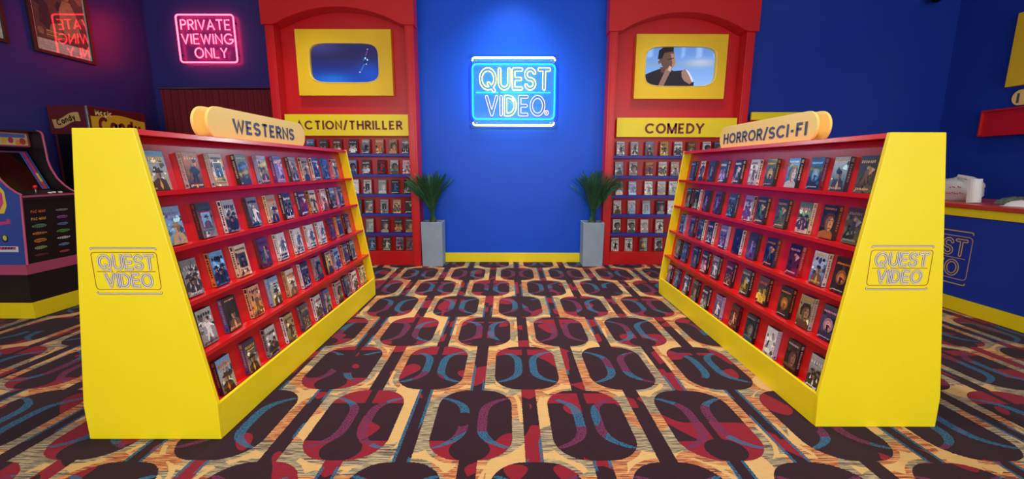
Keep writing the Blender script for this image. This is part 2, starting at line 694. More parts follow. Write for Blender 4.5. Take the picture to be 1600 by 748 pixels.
def sign_text(txt, w, h, t=.235, gap=.35, depth=.0015, col=None):
    """flat lettering of even stroke width fitted into a w x h box centred on the origin"""
    mb = MB()
    mb.marks = []
    lay, wd = layout(txt, gap)
    for ch, x, st in lay:
        mb.marks.append((len(mb.f), ch))
        for s_ in st:
            closed = len(s_) > 8 and math.hypot(s_[0][0] - s_[-1][0], s_[0][1] - s_[-1][1]) < 1e-6
            pts = [(x + px, py) for px, py in (s_[:-1] if closed else s_)]
            if not closed and ch not in 'acdegin':
                # flat ends reach the full cap height
                def ext(a, b):
                    dx, dy = a[0] - b[0], a[1] - b[1]
                    l = math.hypot(dx, dy) or 1
                    return (a[0] + dx / l * t * .5, a[1] + dy / l * t * .5) if abs(dy) > abs(dx) and (a[1] > .97 or a[1] < .03) else a
                pts[0] = ext(pts[0], pts[1])
                pts[-1] = ext(pts[-1], pts[-2])
            mb.ribbon(pts, t / 2, closed, depth, col)
    xs, ys, _ = zip(*mb.v)
    x0, x1, y0, y1 = min(xs), max(xs), min(ys), max(ys)
    mb.v = [((x - x0) / (x1 - x0) * w - w / 2, (y - y0) / (y1 - y0) * h - h / 2, z) for x, y, z in mb.v]
    return mb


def put_letters(mb, mat, parent):
    ends = [m_[0] for m_ in mb.marks[1:]] + [len(mb.f)]
    for (a, ch), b in zip(mb.marks, ends):
        one = MB()
        for f, c in zip(mb.f[a:b], mb.c[a:b]):
            one.face([mb.v[q] for q in f], c)
        obj(one, {'/': 'slash', '-': 'hyphen'}.get(ch, 'letter'), mat, parent)


OUTLINES = {ch: contour(STROKE[ch][1], .085) for ch in 'QUESTVIDO'}


def rrect(x0, y0, x1, y1, r, n=6):
    p = []
    for cx, cy, a in ((x1 - r, y1 - r, 0), (x0 + r, y1 - r, 90), (x0 + r, y0 + r, 180), (x1 - r, y0 + r, 270)):
        p += arc(cx, cy, r, r, a, a + 90, n)
    return p


def logo_layout():
    """outlined two-word logo, unit box about 1 wide x .62 high centred on 0; returns words' loops by letter, frame, bars"""
    res = []
    for word, xa, xb, yb, h, gap in (('QUEST', -.40, .43, .045, .20, .30), ('VIDEO', -.33, .37, -.235, .19, .30)):
        lay, wd = layout(word, gap)
        sx = (xb - xa) / wd
        for ch, x, st in lay:
            res.append((word, ch, [[(xa + (x + px) * sx, yb + py * h) for px, py in lp] for lp in OUTLINES[ch]]))
    return res


LOGO = logo_layout()
LOGO_FRAME = rrect(-.5, -.285, .5, .30, .05)
LOGO_TOP = [(-.5, .335), (-.492, .36), (-.475, .368), (.475, .368), (.492, .36), (.5, .335)]
LOGO_BOT = [(-.5, -.32), (-.492, -.345), (-.475, -.353), (.475, -.353), (.492, -.345), (.5, -.32)]


def logo_decal(size, dark, light, frame_col, bar_col):
    mb = MB()
    s_ = size
    sc = lambda L: [(x * s_, y * s_) for x, y in L]
    mb.ribbon(sc(LOGO_FRAME), .0055 * s_, True, .0006, frame_col)
    for L in (LOGO_TOP, LOGO_BOT):
        mb.ribbon(sc(L), .013 * s_, False, .0006, dark)
        mb.ribbon(sc(L), .006 * s_, False, .0010, light)
    mb.ribbon(sc([(-.45, .0), (-.20, .0)]), .005 * s_, False, .0006, frame_col)
    mb.ribbon(sc([(-.15, .0), (.45, .0)]), .005 * s_, False, .0006, frame_col)
    for wd, ch, loops in LOGO:
        for lp in loops:
            mb.ribbon(sc(lp), .0115 * s_, True, .0006, dark)
            mb.ribbon(sc(lp), .0062 * s_, True, .0010, light)
    return mb


# ------------------------------------------------------------------ the room
X_L, X_R, Y_B, Y_BL, Y_F = -5.10, 5.88, 5.92, 6.25, -2.6


def room():
    fl = MB().box((X_L - .1, Y_F - .1, -.08), (X_R + .1, Y_BL + .1, 0))
    me = obj(fl, 'floor', 'carpet', loc=(0, 0, 0))
    struct(me)
    struct(obj(MB().box((X_L - .1, Y_F - .1, CEIL), (X_R + .1, Y_BL + .1, CEIL + .1)), 'ceiling', 'white'))
    struct(obj(MB().box((-3.0, Y_B, 0), (3.0, Y_B + .12, CEIL)), 'wall_back', 'blue'))
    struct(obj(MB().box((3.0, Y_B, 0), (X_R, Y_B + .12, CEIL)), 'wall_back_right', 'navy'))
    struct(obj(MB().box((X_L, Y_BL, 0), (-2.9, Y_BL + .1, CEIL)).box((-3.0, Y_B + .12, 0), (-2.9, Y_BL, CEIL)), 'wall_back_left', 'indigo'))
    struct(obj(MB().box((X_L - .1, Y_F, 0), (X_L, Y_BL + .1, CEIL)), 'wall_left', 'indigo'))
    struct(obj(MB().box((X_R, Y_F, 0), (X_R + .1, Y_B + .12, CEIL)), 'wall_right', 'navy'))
    # storefront wall behind the viewer: a low sill, a head and piers around three tall windows
    wf = MB().box((X_L - .1, Y_F - .1, 0), (X_R + .1, Y_F, .3)).box((X_L - .1, Y_F - .1, 3.2), (X_R + .1, Y_F, CEIL))
    wf.box((X_L - .1, Y_F - .1, .3), (X_L + .4, Y_F, 3.2)).box((X_R - .4, Y_F - .1, .3), (X_R + .1, Y_F, 3.2))
    struct(obj(wf, 'wall_front', 'white'))
    xs = [X_L + .4 + (X_R - X_L - .8) * i / 3 for i in range(4)]
    for i in range(3):
        a, b = xs[i], xs[i + 1]
        f = MB()
        for q0, q1 in (((a, .3), (a + .06, 3.2)), ((b - .06, .3), (b, 3.2)), ((a + .06, .3), (b - .06, .36)), ((a + .06, 3.14), (b - .06, 3.2)), ((a + .06, 2.3), (b - .06, 2.35))):
            f.box((q0[0], Y_F - .08, q0[1]), (q1[0], Y_F - .02, q1[1]))
        struct(obj(f, 'window_%d' % (i + 1), 'steel'))
    # skirting
    struct(obj(MB().box((-1.24, Y_B - .015, 0), (1.25, Y_B, .135)), 'baseboard_back', 'yellow', bevel=.003))
    struct(obj(MB().box((X_L, Y_F, 0), (X_L + .015, Y_BL, .135)), 'baseboard_left', 'yellow'))
    struct(obj(MB().box((X_R - .015, Y_F, 0), (X_R, Y_B, .135)), 'baseboard_right', 'yellow'))
    struct(obj(MB().box((3.12, Y_B - .015, 0), (X_R - .015, Y_B, .135)), 'baseboard_back_right', 'yellow'))


room()

ROWS5 = ['top', 'second', 'middle', 'fourth', 'bottom']
ROWS6 = ['top', 'second', 'third', 'fourth', 'fifth', 'bottom']
ORD = ['first', 'second', 'third', 'fourth', 'fifth', 'sixth', 'seventh', 'eighth', 'ninth', 'tenth', 'eleventh', 'twelfth']


# ------------------------------------------------------------------ recessed ceiling lamps
def downlights():
    for i, (x, y, watts, where) in enumerate(DOWNLIGHTS):
        t = thing('ceiling_downlight', 'round warm ceiling downlight ' + where, 'ceiling light', (x, y, CEIL - .03), 'recessed ceiling downlights')
        ring = MB()
        n = 24
        vs_ = []
        for r, z in ((.11, CEIL), (.11, CEIL - .012), (.085, CEIL - .016), (.085, CEIL)):
            vs_ += [(x + r * math.cos(2 * PI * k / n), y + r * math.sin(2 * PI * k / n), z) for k in range(n)]
        ring.mesh(vs_, [(q * n + k, q * n + (k + 1) % n, (q + 1) * n + (k + 1) % n, (q + 1) * n + k) for q in range(3) for k in range(n)])
        obj(ring, 'trim_ring', 'steel', t, smooth=False)
        obj(MB().lathe([(.084, CEIL - .008), (.084, CEIL - .004)], x, y, 20), 'lens', 'lamp', t)
        d = bpy.data.lights.new('downlight_beam', 'SPOT')
        d.energy = watts
        d.color = (1, .93, .83)
        d.spot_size = math.radians(95)
        d.spot_blend = .8
        d.shadow_soft_size = .08
        o = bpy.data.objects.new('downlight_beam', d)
        o.location = (x, y, CEIL - .04)
        C.objects.link(o)


downlights()

# ------------------------------------------------------------------ display racks
RACKS = {
    'L': dict(prof=[(-1.460, 0), (-1.458, .187), (-1.674, 1.52), (-1.946, 1.52), (-2.123, .183), (-2.121, 0)], y0=1.905, y1=4.33, s=1, c=-1.79,
              rows=[1.235, .970, .705, .445, .165], sign=(-1.735, -1.815, 2.45, 3.59), word='WESTERNS', txt=(2.669, 3.41, 1.602, .104),
              logo=(-1.803, .868)),
    'R': dict(prof=[(1.614, 0), (1.606, .174), (1.777, 1.518), (2.039, 1.518), (2.248, .171), (2.250, 0)], y0=2.015, y1=4.415, s=-1, c=1.93,
              rows=[1.222, .958, .696, .432, .149], sign=(1.850, 1.926, 2.60, 3.80), word='HORROR/SCI-FI', txt=(2.683, 3.725, 1.597, .098),
              logo=(1.922, .864)),
}


def edge_x(prof, z, side):
    a, b = (prof[1], prof[2]) if side == 'front' else (prof[4], prof[3])
    t = (z - a[1]) / (b[1] - a[1])
    return a[0] + (b[0] - a[0]) * t


def stadium(y0, y1, z0, z1, rr, n=14):
    """(y,z) outline of a sign with round ends"""
    zc = (z0 + z1) / 2
    r = (z1 - z0) / 2
    return [(y1 - r + p[0], zc + p[1]) for p in arc(0, 0, r, r, -90, 90, n)] + [(y0 + r + p[0], zc + p[1]) for p in arc(0, 0, r, r, 90, 270, n)]


def rack(key):
    R_ = RACKS[key]
    prof, y0, y1, s_ = R_['prof'], R_['y0'], R_['y1'], R_['s']
    lab = {'L': 'yellow and red slanted video rack with westerns sign, left of the aisle', 'R': 'yellow and red slanted video rack with horror sign, right of the aisle'}[key]
    t = thing('display_rack', lab, 'display rack', (R_['c'], (y0 + y1) / 2, 0), 'two-sided slanted video racks')
    th = .022
    H = prof[2][1]
    panels = []
    for a in (y0, y1 - th):
        panels.append(obj(MB().prism(prof, 'y', a, a + th), 'end_panel', 'yellow', t, bevel=.003))
    mb = logo_decal(.305, (66, 52, 70), (226, 218, 228), (150, 84, 30), (66, 52, 70))
    mb.xf(face_cam(R_['logo'][0], y0 - .0004, R_['logo'][1]))
    obj(mb, 'logo', 'decal', panels[0])['label'] = 'outlined two-line logo printed on the near panel'
    ya, yb = y0 + th, y1 - th
    for side, sg in (('front', s_), ('back', -s_)):
        X = lambda z: edge_x(prof, z, side)
        ins = .078
        bt = .012
        # sloping back board
        z0, z1 = .02, H - .03
        poly = [(X(z0) - sg * ins, z0), (X(z1) - sg * ins, z1), (X(z1) - sg * (ins + bt), z1), (X(z0) - sg * (ins + bt), z0)]
        obj(MB().prism(poly, 'y', ya, yb), 'back_board', 'red', t)
        for k, z in enumerate(R_['rows']):
            if k < 4:
                xf = X(z) - sg * .002
                xb = X(z) - sg * (ins - .0005)
                poly = [(xb, z - .016), (xf, z - .016), (xf, z + .006), (xf - sg * .006, z + .006), (xf - sg * .006, z), (xb, z)]
                obj(MB().prism(poly, 'y', ya, yb), 'shelf', 'red', t)
            else:
                xf = X(prof[1][1]) - sg * .02
                obj(MB().box((min(xf, X(z) - sg * ins), ya, z - .016), (max(xf, X(z) - sg * ins), yb, z)), 'shelf', 'red', t)
        zt = prof[1 if side == 'front' else 4][1]
        xo = prof[0 if side == 'front' else 5][0]
        obj(MB().box((min(xo, xo - sg * .018), ya - .0, 0), (max(xo, xo - sg * .018), yb, zt)), 'kick_board', 'yellow', t, bevel=.002)
    xf, xb = edge_x(prof, H - .028, 'front'), edge_x(prof, H - .028, 'back')
    obj(MB().prism([(xf, H - .028), (xb, H - .028), (prof[3][0], H - .002), (prof[2][0], H - .002)], 'y', ya, yb), 'top_cap', 'red', t, bevel=.002)
    xA, xB, sy0, sy1 = R_['sign']
    for x, nm in ((xA, 0), (xB, 1)):
        st = stadium(sy0, sy1, H - .012, 1.70, .09)
        sg = s_ if nm == 0 else -s_
        so = obj(MB().prism(st, 'x', x - s_ * .008, x + s_ * .008), 'sign_plate', 'cream', t, bevel=.002)
        if nm == 0:
            a, b, zc, h = R_['txt']
            tm = sign_text(R_['word'], b - a, h)
            tm.xf((face_px if s_ > 0 else face_nx)(x + s_ * .0085, (a + b) / 2, zc))
            put_letters(tm, 'slate', so)
    return t


rack('L')
rack('R')

# ------------------------------------------------------------------ video boxes
PAL = {'sky': (120, 165, 210), 'blue': (56, 90, 165), 'navy': (30, 38, 76), 'black': (20, 18, 22), 'char': (52, 50, 56), 'grey': (138, 136, 140), 'lgrey': (188, 186, 188),
       'white': (228, 225, 222), 'cream': (222, 206, 172), 'tan': (186, 156, 112), 'brown': (108, 74, 50), 'dbrown': (60, 40, 32), 'peach': (226, 166, 122),
       'orange': (212, 120, 48), 'gold': (206, 166, 62), 'red': (178, 34, 36), 'crim': (132, 20, 42), 'maroon': (82, 26, 38), 'purple': (92, 62, 128), 'violet': (136, 122, 184),
       'lav': (186, 176, 216), 'teal': (46, 98, 110), 'dteal': (28, 56, 64), 'olive': (96, 96, 58), 'green': (80, 120, 82), 'pink': (226, 150, 168), 'slate': (70, 82, 102), 'skin': (204, 160, 126)}
WORD = {'sky': 'sky blue', 'navy': 'navy', 'char': 'charcoal', 'lgrey': 'pale grey', 'dbrown': 'dark brown', 'crim': 'crimson', 'lav': 'lavender', 'dteal': 'dark teal'}
TW, TH_, TT = .108, .190, .026


def shade(c, k):
    return tuple(max(0, min(255, v * k)) for v in c)


def mixp(a, b, t):
    return tuple(x + (y - x) * t for x, y in zip(a, b))


def ell(cx, cy, rx, ry, n=10, a0=0):
    return [(cx + rx * math.cos(a0 + 2 * PI * i / n), cy + ry * math.sin(a0 + 2 * PI * i / n)) for i in range(n)]


def cover_art(style, c1, c2, fig, acc, rng, w=TW, h=TH_):
    """flat print on the front of a sleeve; local x is -w/2..w/2, z is 0..h"""
    mb = MB()
    lay = [0]
    x0, x1, y0, y1 = -w / 2 + .0015, w / 2 - .0015, .0015, h - .0015

    def put(poly, col):
        lay[0] += 1
        off = -.00025 - .00006 * lay[0]
        pts = [(min(max(px, x0), x1), off, min(max(py, y0), y1)) for px, py in poly]
        mb.face(pts, col)
    # graded background with mottled patches
    n = 4
    for i in range(n):
        ta, tb = i / n, (i + 1) / n
        ca = mixp(c2, c1, ta)
        cb = mixp(c2, c1, tb)
        ya, yb = y0 + (y1 - y0) * ta, y0 + (y1 - y0) * tb
        mb.face([(x0, -.0002, ya), (x1, -.0002, ya), (x1, -.0002, yb), (x0, -.0002, yb)], [ca, ca, cb, cb])
    for k in range(18):
        px, py = rng.uniform(x0, x1), rng.uniform(y0, y1 * .8)
        r = rng.uniform(.004, .018)
        base = mixp(c1, c2, rng.random())
        put([(px + r * math.cos(a) * rng.uniform(.5, 1.3), py + r * math.sin(a) * rng.uniform(.5, 1.5)) for a in (0, 1.1, 2.1, 3.3, 4.2, 5.3)], shade(base, rng.choice((.3, .5, .7, 1.35, 1.7))))

    def bust(cx, cy, k, hat, body):
        sk = mixp(PAL['skin'], fig, .35)
        put([(cx - .034 * k, cy - .05 * k), (cx - .028 * k, cy - .012 * k), (cx - .01 * k, cy), (cx + .01 * k, cy), (cx + .028 * k, cy - .012 * k), (cx + .036 * k, cy - .05 * k)], body)
        put([(cx - .006 * k, cy - .03 * k), (cx, cy - .004 * k), (cx + .007 * k, cy - .03 * k), (cx + .001 * k, cy - .05 * k)], acc)
        put(ell(cx, cy + .014 * k, .0125 * k, .017 * k), sk)
        put(ell(cx + .005 * k, cy + .012 * k, .006 * k, .013 * k, 8), shade(sk, .6))
        if hat:
            put(ell(cx, cy + .024 * k, .026 * k, .0055 * k), shade(body, .7))
            put([(cx - .013 * k, cy + .025 * k), (cx - .011 * k, cy + .040 * k), (cx, cy + .037 * k), (cx + .011 * k, cy + .041 * k), (cx + .013 * k, cy + .025 * k)], shade(body, .85))
        else:
            put(ell(cx, cy + .026 * k, .0135 * k, .008 * k, 8), shade(fig, .4))

    def standing(cx, cy, k, col):
        put(ell(cx, cy + .078 * k, .007 * k, .009 * k, 8), mixp(PAL['skin'], col, .3))
        put([(cx - .014 * k, cy + .066 * k), (cx + .014 * k, cy + .068 * k), (cx + .011 * k, cy + .034 * k), (cx + .018 * k, cy), (cx + .006 * k, cy), (cx, cy + .026 * k), (cx - .008 * k, cy), (cx - .018 * k, cy), (cx - .010 * k, cy + .036 * k)], col)
        put([(cx + .012 * k, cy + .064 * k), (cx + .034 * k, cy + .048 * k), (cx + .034 * k, cy + .042 * k), (cx + .010 * k, cy + .052 * k)], shade(col, 1.25))

    def title(y, hh, col, n_=6, wd=.8):
        a = -w / 2 * wd
        b = w / 2 * wd
        st = (b - a) / n_
        for i in range(n_):
            xx = a + st * i
            a0, a1 = rng.uniform(0, .22), rng.uniform(.78, 1.0)
            put([(xx + st * rng.uniform(0, .1), y + hh * a0), (xx + st * rng.uniform(.62, .80), y + hh * rng.uniform(0, .25)), (xx + st * rng.uniform(.62, .84), y + hh * a1), (xx + st * rng.uniform(0, .16), y + hh * rng.uniform(.7, 1))], col)

    lt = shade(acc, 1.15)
    if style == 'man':
        bust(rng.uniform(-.008, .01), .060, 1.25, True, fig)
        title(.142, .02, acc, 6)
        title(.128, .009, lt, 8, .6)
    elif style == 'bare':
        bust(.004, .068, 1.3, False, fig)
        title(.010, .014, acc, 7)
        title(.168, .010, lt, 8, .7)
    elif style == 'face':
        sk = mixp(PAL['skin'], fig, .5)
        put([(-.052, .002), (-.050, .030), (-.024, .046), (.036, .046), (.052, .028), (.053, .002)], shade(fig, .8))
        put([(-.030, .070), (-.034, .110), (-.018, .142), (.016, .148), (.042, .136), (.048, .104), (.044, .070)], shade(fig, .35))
        put([(-.018, .100), (-.016, .066), (-.004, .044), (.012, .036), (.028, .044), (.038, .068), (.040, .106), (.028, .126), (.0, .126)], shade(sk, .62))
        put([(.004, .102), (.004, .066), (.014, .040), (.028, .048), (.036, .070), (.038, .104), (.026, .122)], sk)
        put([(.002, .104), (.018, .108), (.018, .103), (.003, .099)], shade(fig, .3))
        put([(.024, .108), (.036, .104), (.036, .1), (.024, .103)], shade(fig, .3))
        put([(.018, .1), (.025, .076), (.014, .076)], shade(sk, .7))
        put([(.008, .062), (.03, .064), (.028, .057), (.011, .055)], shade(fig, .6))
        title(.160, .014, acc, 8)
    elif style == 'fig':
        standing(.004, .030, 1.25, fig)
        title(.150, .020, acc, 5)
        title(.010, .010, lt, 9, .8)
    elif style == 'group':
        for cx, cy in ((-.024, .078), (.024, .08), (0, .060)):
            bust(cx, cy, .92, rng.random() < .7, shade(fig, rng.uniform(.7, 1.3)))
        title(.138, .022, acc, 5)
        title(.010, .012, lt, 7, .7)
    elif style == 'inset':
        put([(-.036, .055), (.036, .055), (.036, .14), (-.036, .14)], shade(acc, 1.1))
        put([(-.032, .059), (.032, .059), (.032, .136), (-.032, .136)], fig)
        bust(.002, .092, .8, True, shade(fig, .5))
        title(.155, .014, shade(fig, .6), 7)
        title(.035, .008, shade(fig, .6), 9, .7)
        title(.018, .006, shade(fig, .7), 10, .7)
    elif style == 'pale':
        standing(.012, .060, 1.15, fig)
        standing(-.012, .066, .8, shade(fig, 1.25))
        title(.028, .020, shade(fig, .4), 4, .75)
        title(.010, .014, shade(fig, .35), 4, .75)
    elif style == 'orb':
        put(ell(.004, .085, .034, .040, 14), mixp(acc, c1, .45))
        put(ell(.004, .083, .022, .026, 12), acc)
        put(ell(.004, .083, .009, .011, 10), shade(acc, 1.5))
        standing(.002, .040, .7, shade(fig, .6))
        title(.150, .013, shade(acc, 1.2), 8)
        title(.012, .008, PAL['lgrey'], 9, .7)
    elif style == 'dark':
        standing(.004, .050, 1.0, fig)
        put([(-.05, .03), (-.02, .09), (-.03, .04), (.0, .05), (-.01, .02)], shade(fig, .7))
        put([(.05, .12), (.018, .09), (.03, .13), (.008, .14)], acc)
        title(.150, .018, acc, 7)
        title(.014, .012, lt, 8, .75)
    elif style == 'blank':
        put(ell(-.01, .035, .03, .016), shade(fig, 1.2))
        title(.100, .004, fig, 9, .4)
    # publisher's little corner block and fine print
    put([(x0 + .004, y0 + .004), (x0 + .016, y0 + .004), (x0 + .016, y0 + .013), (x0 + .004, y0 + .013)], shade(acc, .9))
    return mb


def spine_art(col, acc, rng, side, h=TH_, t=TT):
    """printed spine; side -1 is the sleeve's left edge"""
    mb = MB()
    x = side * (TW / 2 + .0003)
    x2 = side * (TW / 2 + .0006)

    def rect(a, b, c, d, xx, cc):
        pts = [(xx, a, c), (xx, b, c), (xx, b, d), (xx, a, d)]
        mb.face(pts if side > 0 else pts[::-1], cc)
    rect(-t + .001, -.001, .001, h - .001, x, col)
    dk = shade(acc, .8)
    rect(-t + .006, -.006, h - .030, h - .008, x2, dk)
    z = h - .040
    while z > .050:
        hh = rng.uniform(.006, .011)
        rect(-t + .008, -.008 + rng.uniform(-.002, .002), z - hh, z, x2, dk)
        z -= hh + .004
    rect(-t + .007, -.007, .010, .022, x2, shade(col, .45))
    return mb


def make_box(code, world, rng, label, group, side):
    st, a, b_, f, ac, sp = code.split()
    mb = MB().box((-TW / 2, -TT, 0), (TW / 2, 0, TH_))
    o = obj(mb, 'video_box', 'case', raw=True)
    o.matrix_world = world
    tag(o, label, 'video box', group)
    ca = cover_art(st, PAL[a], PAL[b_], PAL[f], PAL[ac], rng)
    ca.v = [(x, y - TT, z) for x, y, z in ca.v]
    obj(ca, 'cover_print', 'print', o, raw=True)
    c = obj(spine_art(PAL[sp], PAL[ac] if ac != sp else PAL['char'], rng, side), 'spine_print', 'print', o, raw=True)
    return o


LEFT = [
    ["man sky tan dbrown gold violet", "fig orange dbrown black peach lgrey", "inset tan tan slate cream lgrey", "face olive dbrown char cream black", "bare tan olive dbrown pink sky", "dark purple violet lav pink purple", "bare grey brown char lgrey char", "man tan grey dbrown navy cream", "dark blue slate navy white white", "bare blue slate navy sky blue", "fig tan grey char crim pink"],
    ["man sky sky tan violet tan", "inset char grey sky red black", "group lgrey grey char navy white", "fig grey slate white black char", "man tan grey navy orange cream", "group char grey black white black", "dark maroon purple crim white navy", "fig cream tan dbrown navy tan", "bare cream pink brown crim pink", "group sky maroon navy cream navy", "dark slate navy violet pink lav"],
    ["group grey grey char lgrey grey", "group sky blue navy black orange", "inset cream peach char brown cream", "dark purple char grey crim maroon", "pale white lgrey slate grey white", "pale white lgrey slate grey white", "pale white lgrey slate grey white", "pale white lgrey slate grey white", "dark char maroon slate red red", "fig slate navy dbrown gold peach", "man dbrown brown tan orange black"],
    ["fig lgrey grey white char grey", "bare dbrown black brown peach blue", "fig peach orange brown maroon peach", "man sky gold dbrown white sky", "man cream tan brown orange tan", "group char purple black lgrey white", "face grey char dbrown pink grey", "bare tan gold dbrown black black", "group sky lgrey navy slate lav", "dark slate char maroon peach peach", "fig grey olive dbrown cream black"],
    ["man sky tan dbrown orange navy", "man navy tan dbrown gold purple", "group lgrey grey char black grey", "fig tan olive dbrown brown white", "group slate char dbrown tan slate", "group lgrey grey char crim white", "man blue gold navy orange blue", "face grey tan dbrown maroon lgrey", "dark navy slate maroon sky navy", "group white pink char crim white", "fig cream gold char maroon cream"],
]
RIGHT = [
    ["fig navy black slate sky black", "face cream lgrey char crim red", "dark char black grey slate maroon", "group slate navy violet white navy", "dark black char lgrey white black", "fig white lgrey brown brown white", "orb olive char dteal gold black", "face sky teal white white black", "orb dteal black teal sky crim", "bare lgrey teal char tan navy", "dark black olive brown tan black"],
    ["face slate navy grey sky black", "bare char black green lgrey white", "dark navy char violet crim black", "dark purple navy violet maroon black", "group slate char dteal sky char", "group violet white purple crim lgrey", "dark dteal char green peach black", "dark char olive green tan black", "group green cream char pink cream", "face black char orange orange dbrown", "dark char olive dteal grey olive"],
    ["bare slate blue navy sky lav", "face purple navy slate pink maroon", "dark slate char navy grey white", "group navy char slate white white", "group violet navy purple white lav", "blank navy black black slate white", "dark char purple violet slate black", "dark navy black slate orange char", "dark black crim maroon pink red", "bare white blue brown gold white", "orb dbrown black maroon orange black"],
    ["dark olive char tan grey black", "dark navy slate blue violet black", "face navy blue slate sky black", "group char maroon pink cream black", "fig grey char white lgrey black", "group maroon crim black pink black", "dark olive black gold lgrey black", "group brown black gold orange black", "orb dbrown black orange orange black", "face tan olive brown gold lgrey", "orb slate navy char pink navy"],
    ["face pink maroon violet lav black", "dark navy slate sky violet navy", "fig blue navy white white black", "face slate char grey grey black", "group navy slate grey white black", "fig violet navy white pink lav", "dark dbrown maroon peach red black", "face dteal black teal grey black", "blank white lgrey lgrey cream lav", "face dbrown black maroon lgrey black", "group lgrey char black white black"],
]
LD = [[1.979, 2.201, 2.395, 2.622, 2.839, 3.035, 3.244, 3.438, 3.625, 3.82, 4.017], [1.977, 2.196, 2.395, 2.62, 2.835, 3.034, 3.258, 3.437, 3.64, 3.822, 4.0],
      [1.989, 2.189, 2.391, 2.62, 2.833, 3.06, 3.265, 3.458, 3.652, 3.833, 4.022], [1.992, 2.187, 2.412, 2.623, 2.829, 3.039, 3.254, 3.455, 3.628, 3.831, 4.001],
      [2.024, 2.248, 2.46, 2.681, 2.897, 3.111, 3.273, 3.515, 3.705, 3.893, 4.125]]
RD = [[4.165, 3.958, 3.771, 3.559, 3.329, 3.101, 2.898, 2.665, 2.457, 2.274, 2.097], [4.141, 3.959, 3.754, 3.543, 3.309, 3.072, 2.906, 2.68, 2.462, 2.264, 2.091],
      [4.167, 3.934, 3.754, 3.559, 3.333, 3.115, 2.914, 2.699, 2.458, 2.248, 2.082], [4.153, 3.984, 3.749, 3.549, 3.353, 3.126, 2.894, 2.68, 2.448, 2.266, 2.083],
      [4.243, 4.045, 3.82, 3.618, 3.415, 3.182, 2.935, 2.722, 2.485, 2.278, 2.079]]


def rack_boxes(key, codes, DD):
    R_ = RACKS[key]
    s_ = R_['s']
    prof = R_['prof']
    tilt = math.atan2(abs(prof[2][0] - prof[1][0]), prof[2][1] - prof[1][1])
    nm = {'L': 'westerns', 'R': 'horror'}[key]
    rng = random.Random(5 if key == 'L' else 9)
    for r in range(5):
        z = R_['rows'][r]
        for i, d in enumerate(DD[r]):
            code = codes[r][i]
            near = i if key == 'L' else 10 - i
            c = code.split()
            lab = '%s video box with %s spine, %s from near end, %s %s shelf' % (WORD.get(c[1], c[1]), WORD.get(c[5], c[5]), ORD[near], ROWS5[r], nm)
            x = edge_x(prof, z, 'front') - s_ * .0772
            m = (Matrix.Translation((x, d + TW / 2, z + .0006)) @ Matrix.Rotation(s_ * PI / 2 + rng.uniform(-.012, .012), 4, 'Z') @ Matrix.Rotation(-tilt, 4, 'X'))
            make_box(code, m, rng, lab, 'video boxes on the %s rack' % nm, -s_)


rack_boxes('L', LEFT, LD)
rack_boxes('R', RIGHT, RD)


